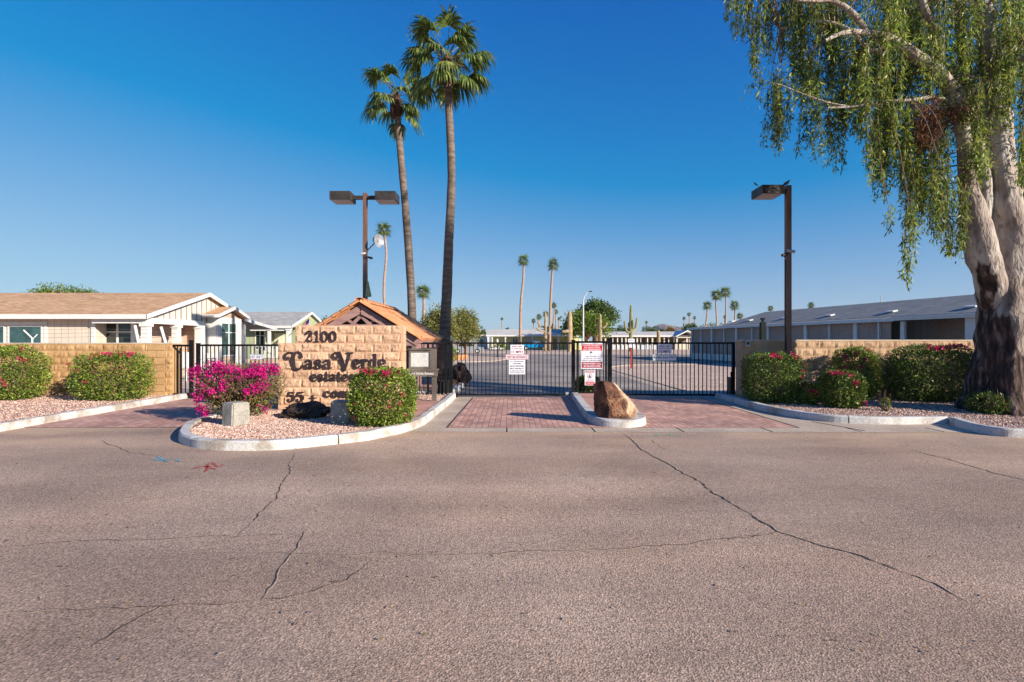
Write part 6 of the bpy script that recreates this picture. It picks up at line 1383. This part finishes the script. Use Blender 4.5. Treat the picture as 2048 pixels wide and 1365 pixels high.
for ci, (a, b, t0, t1, yb, ns) in enumerate(cur):
    cxp = (a+b)/2; vis = b-a < 110 and yb > 0; n_an = max(1, int(ns/4.5)); anchors = []
    for k in range(n_an):
        dep = rnd.uniform(-1.3, 1.0) if cxp > 1700 else rnd.uniform(-.3, 1.3)
        if not vis: dep = rnd.uniform(-1.2, 3.6)
        anchors.append(W(rnd.uniform(a, b), rnd.uniform(t0, t1)-6, DT+dep))
    for A_ in anchors:
        d2 = ((LPA-np.array(A_))**2).sum(1)+np.maximum(0, (LPA[:, 2]-A_.z))*-.4; q = Vector(LPA[int(d2.argmin())]); m = q.lerp(A_, .5)+Vector((0, 0, .16*(q-A_).length))
        tw.tube(smooth3([q, m, A_], 3), [.018, .017, .015, .013, .010, .008, .005], 5, cap=False)
    for s in range(int(ns*.92)):
        A_ = rnd.choice(anchors); wd = (b-a)*DT/F; p = A_+Vector((rnd.gauss(0, .075), rnd.gauss(0, .09), rnd.uniform(-.15, .15)))
        p.x = max(Xp(a, p.y), min(Xp(b, p.y), p.x)); zb = Zp(yb, p.y)+abs(rnd.gauss(0, .22)) ; Ln = max(.35, (p.z-zb)*rnd.uniform(.55, 1.0)); sway = rnd.uniform(-.10, .06); pts = [p]; kk = max(3, int(Ln/.22))
        for j in range(1, kk+1): f = j/kk; pts.append(Vector((p.x+sway*f*Ln+rnd.uniform(-.015, .015), p.y+rnd.uniform(-.02, .02), p.z-Ln*f)))
        tw.tube(pts, .0035, 3, cap=False)
        dens = 46 if vis else 14; nl = int(Ln*dens); arrp = np.array([tuple(q) for q in pts]); tt = rng.random(nl)**.9*(len(pts)-1); i0 = np.minimum(tt.astype(int), len(pts)-2); fr = (tt-i0)[:, None]
        P = arrp[i0]*(1-fr)+arrp[i0+1]*fr+rng.normal(size=(nl, 3))*np.array([.03, .03, .02]); U = rng.normal(size=(nl, 3))*.55+np.array([0, 0, -1.0])
        LQ_P.append(P); LQ_U.append(U)
# sprays of leaves along the limbs
for p in LP:
    if rnd.random() < .35:
        nl = 26; P = np.array(p)+rng.normal(size=(nl, 3))*.22; LQ_P.append(P); LQ_U.append(rng.normal(size=(nl, 3))+np.array([0, 0, -.8]))
P = np.concatenate(LQ_P); U = np.concatenate(LQ_U); n = len(P)
quads_mesh('foliage', leaf_quads(P, U, rng.uniform(.08, .17, n), rng.uniform(.018, .034, n), rng, .2), EUCL, et)
tw.build('twigs', TWIG, et)
for (a, b, t0, t1, yb, ns) in ((1836, 1872, 200, 260, 332, 34), (1850, 1882, 185, 230, 300, 26)):
    for s in range(ns):
        p = W(rnd.uniform(a, b), rnd.uniform(t0, t1), DT-.7+rnd.uniform(-.2, .2)); Ln = max(.3, (p.z-Zp(yb, DT))*rnd.uniform(.5, 1)); nl = int(60*Ln)
        f = rng.random((nl, 1)); DQ_P.append(np.array(p)+np.array([0, 0, -1])*f*Ln+rng.normal(size=(nl, 3))*.03); DQ_U.append(rng.normal(size=(nl, 3))*.5+np.array([0, 0, -1]))
for s in range(500): pass
c = W(1912, 232, DT-.55); nl = 900; DQ_P.append(np.array(c)+rng.normal(size=(nl, 3))*np.array([.24, .15, .13])); DQ_U.append(rng.normal(size=(nl, 3)))
P = np.concatenate(DQ_P); U = np.concatenate(DQ_U); n = len(P)
quads_mesh('dead_foliage', leaf_quads(P, U, rng.uniform(.07, .16, n), rng.uniform(.010, .02, n), rng, .2), EUCD, et)

# ---------------------------------------------------------------- air
mb = MB(); mb.box(-6500, 6500, -100, 7500, -8, 400)
m = bpy.data.materials.new('haze_air'); m.use_nodes = True; nt = m.node_tree; nt.nodes.clear()
out = nt.nodes.new('ShaderNodeOutputMaterial'); pv = nt.nodes.new('ShaderNodeVolumePrincipled'); pv.inputs['Density'].default_value = 0.00004; pv.inputs['Color'].default_value = (.75, .85, 1, 1)
nt.links.new(pv.outputs[0], out.inputs['Volume'])
HAZE = True
if HAZE: props(mb.build('haze', m), kind='stuff')
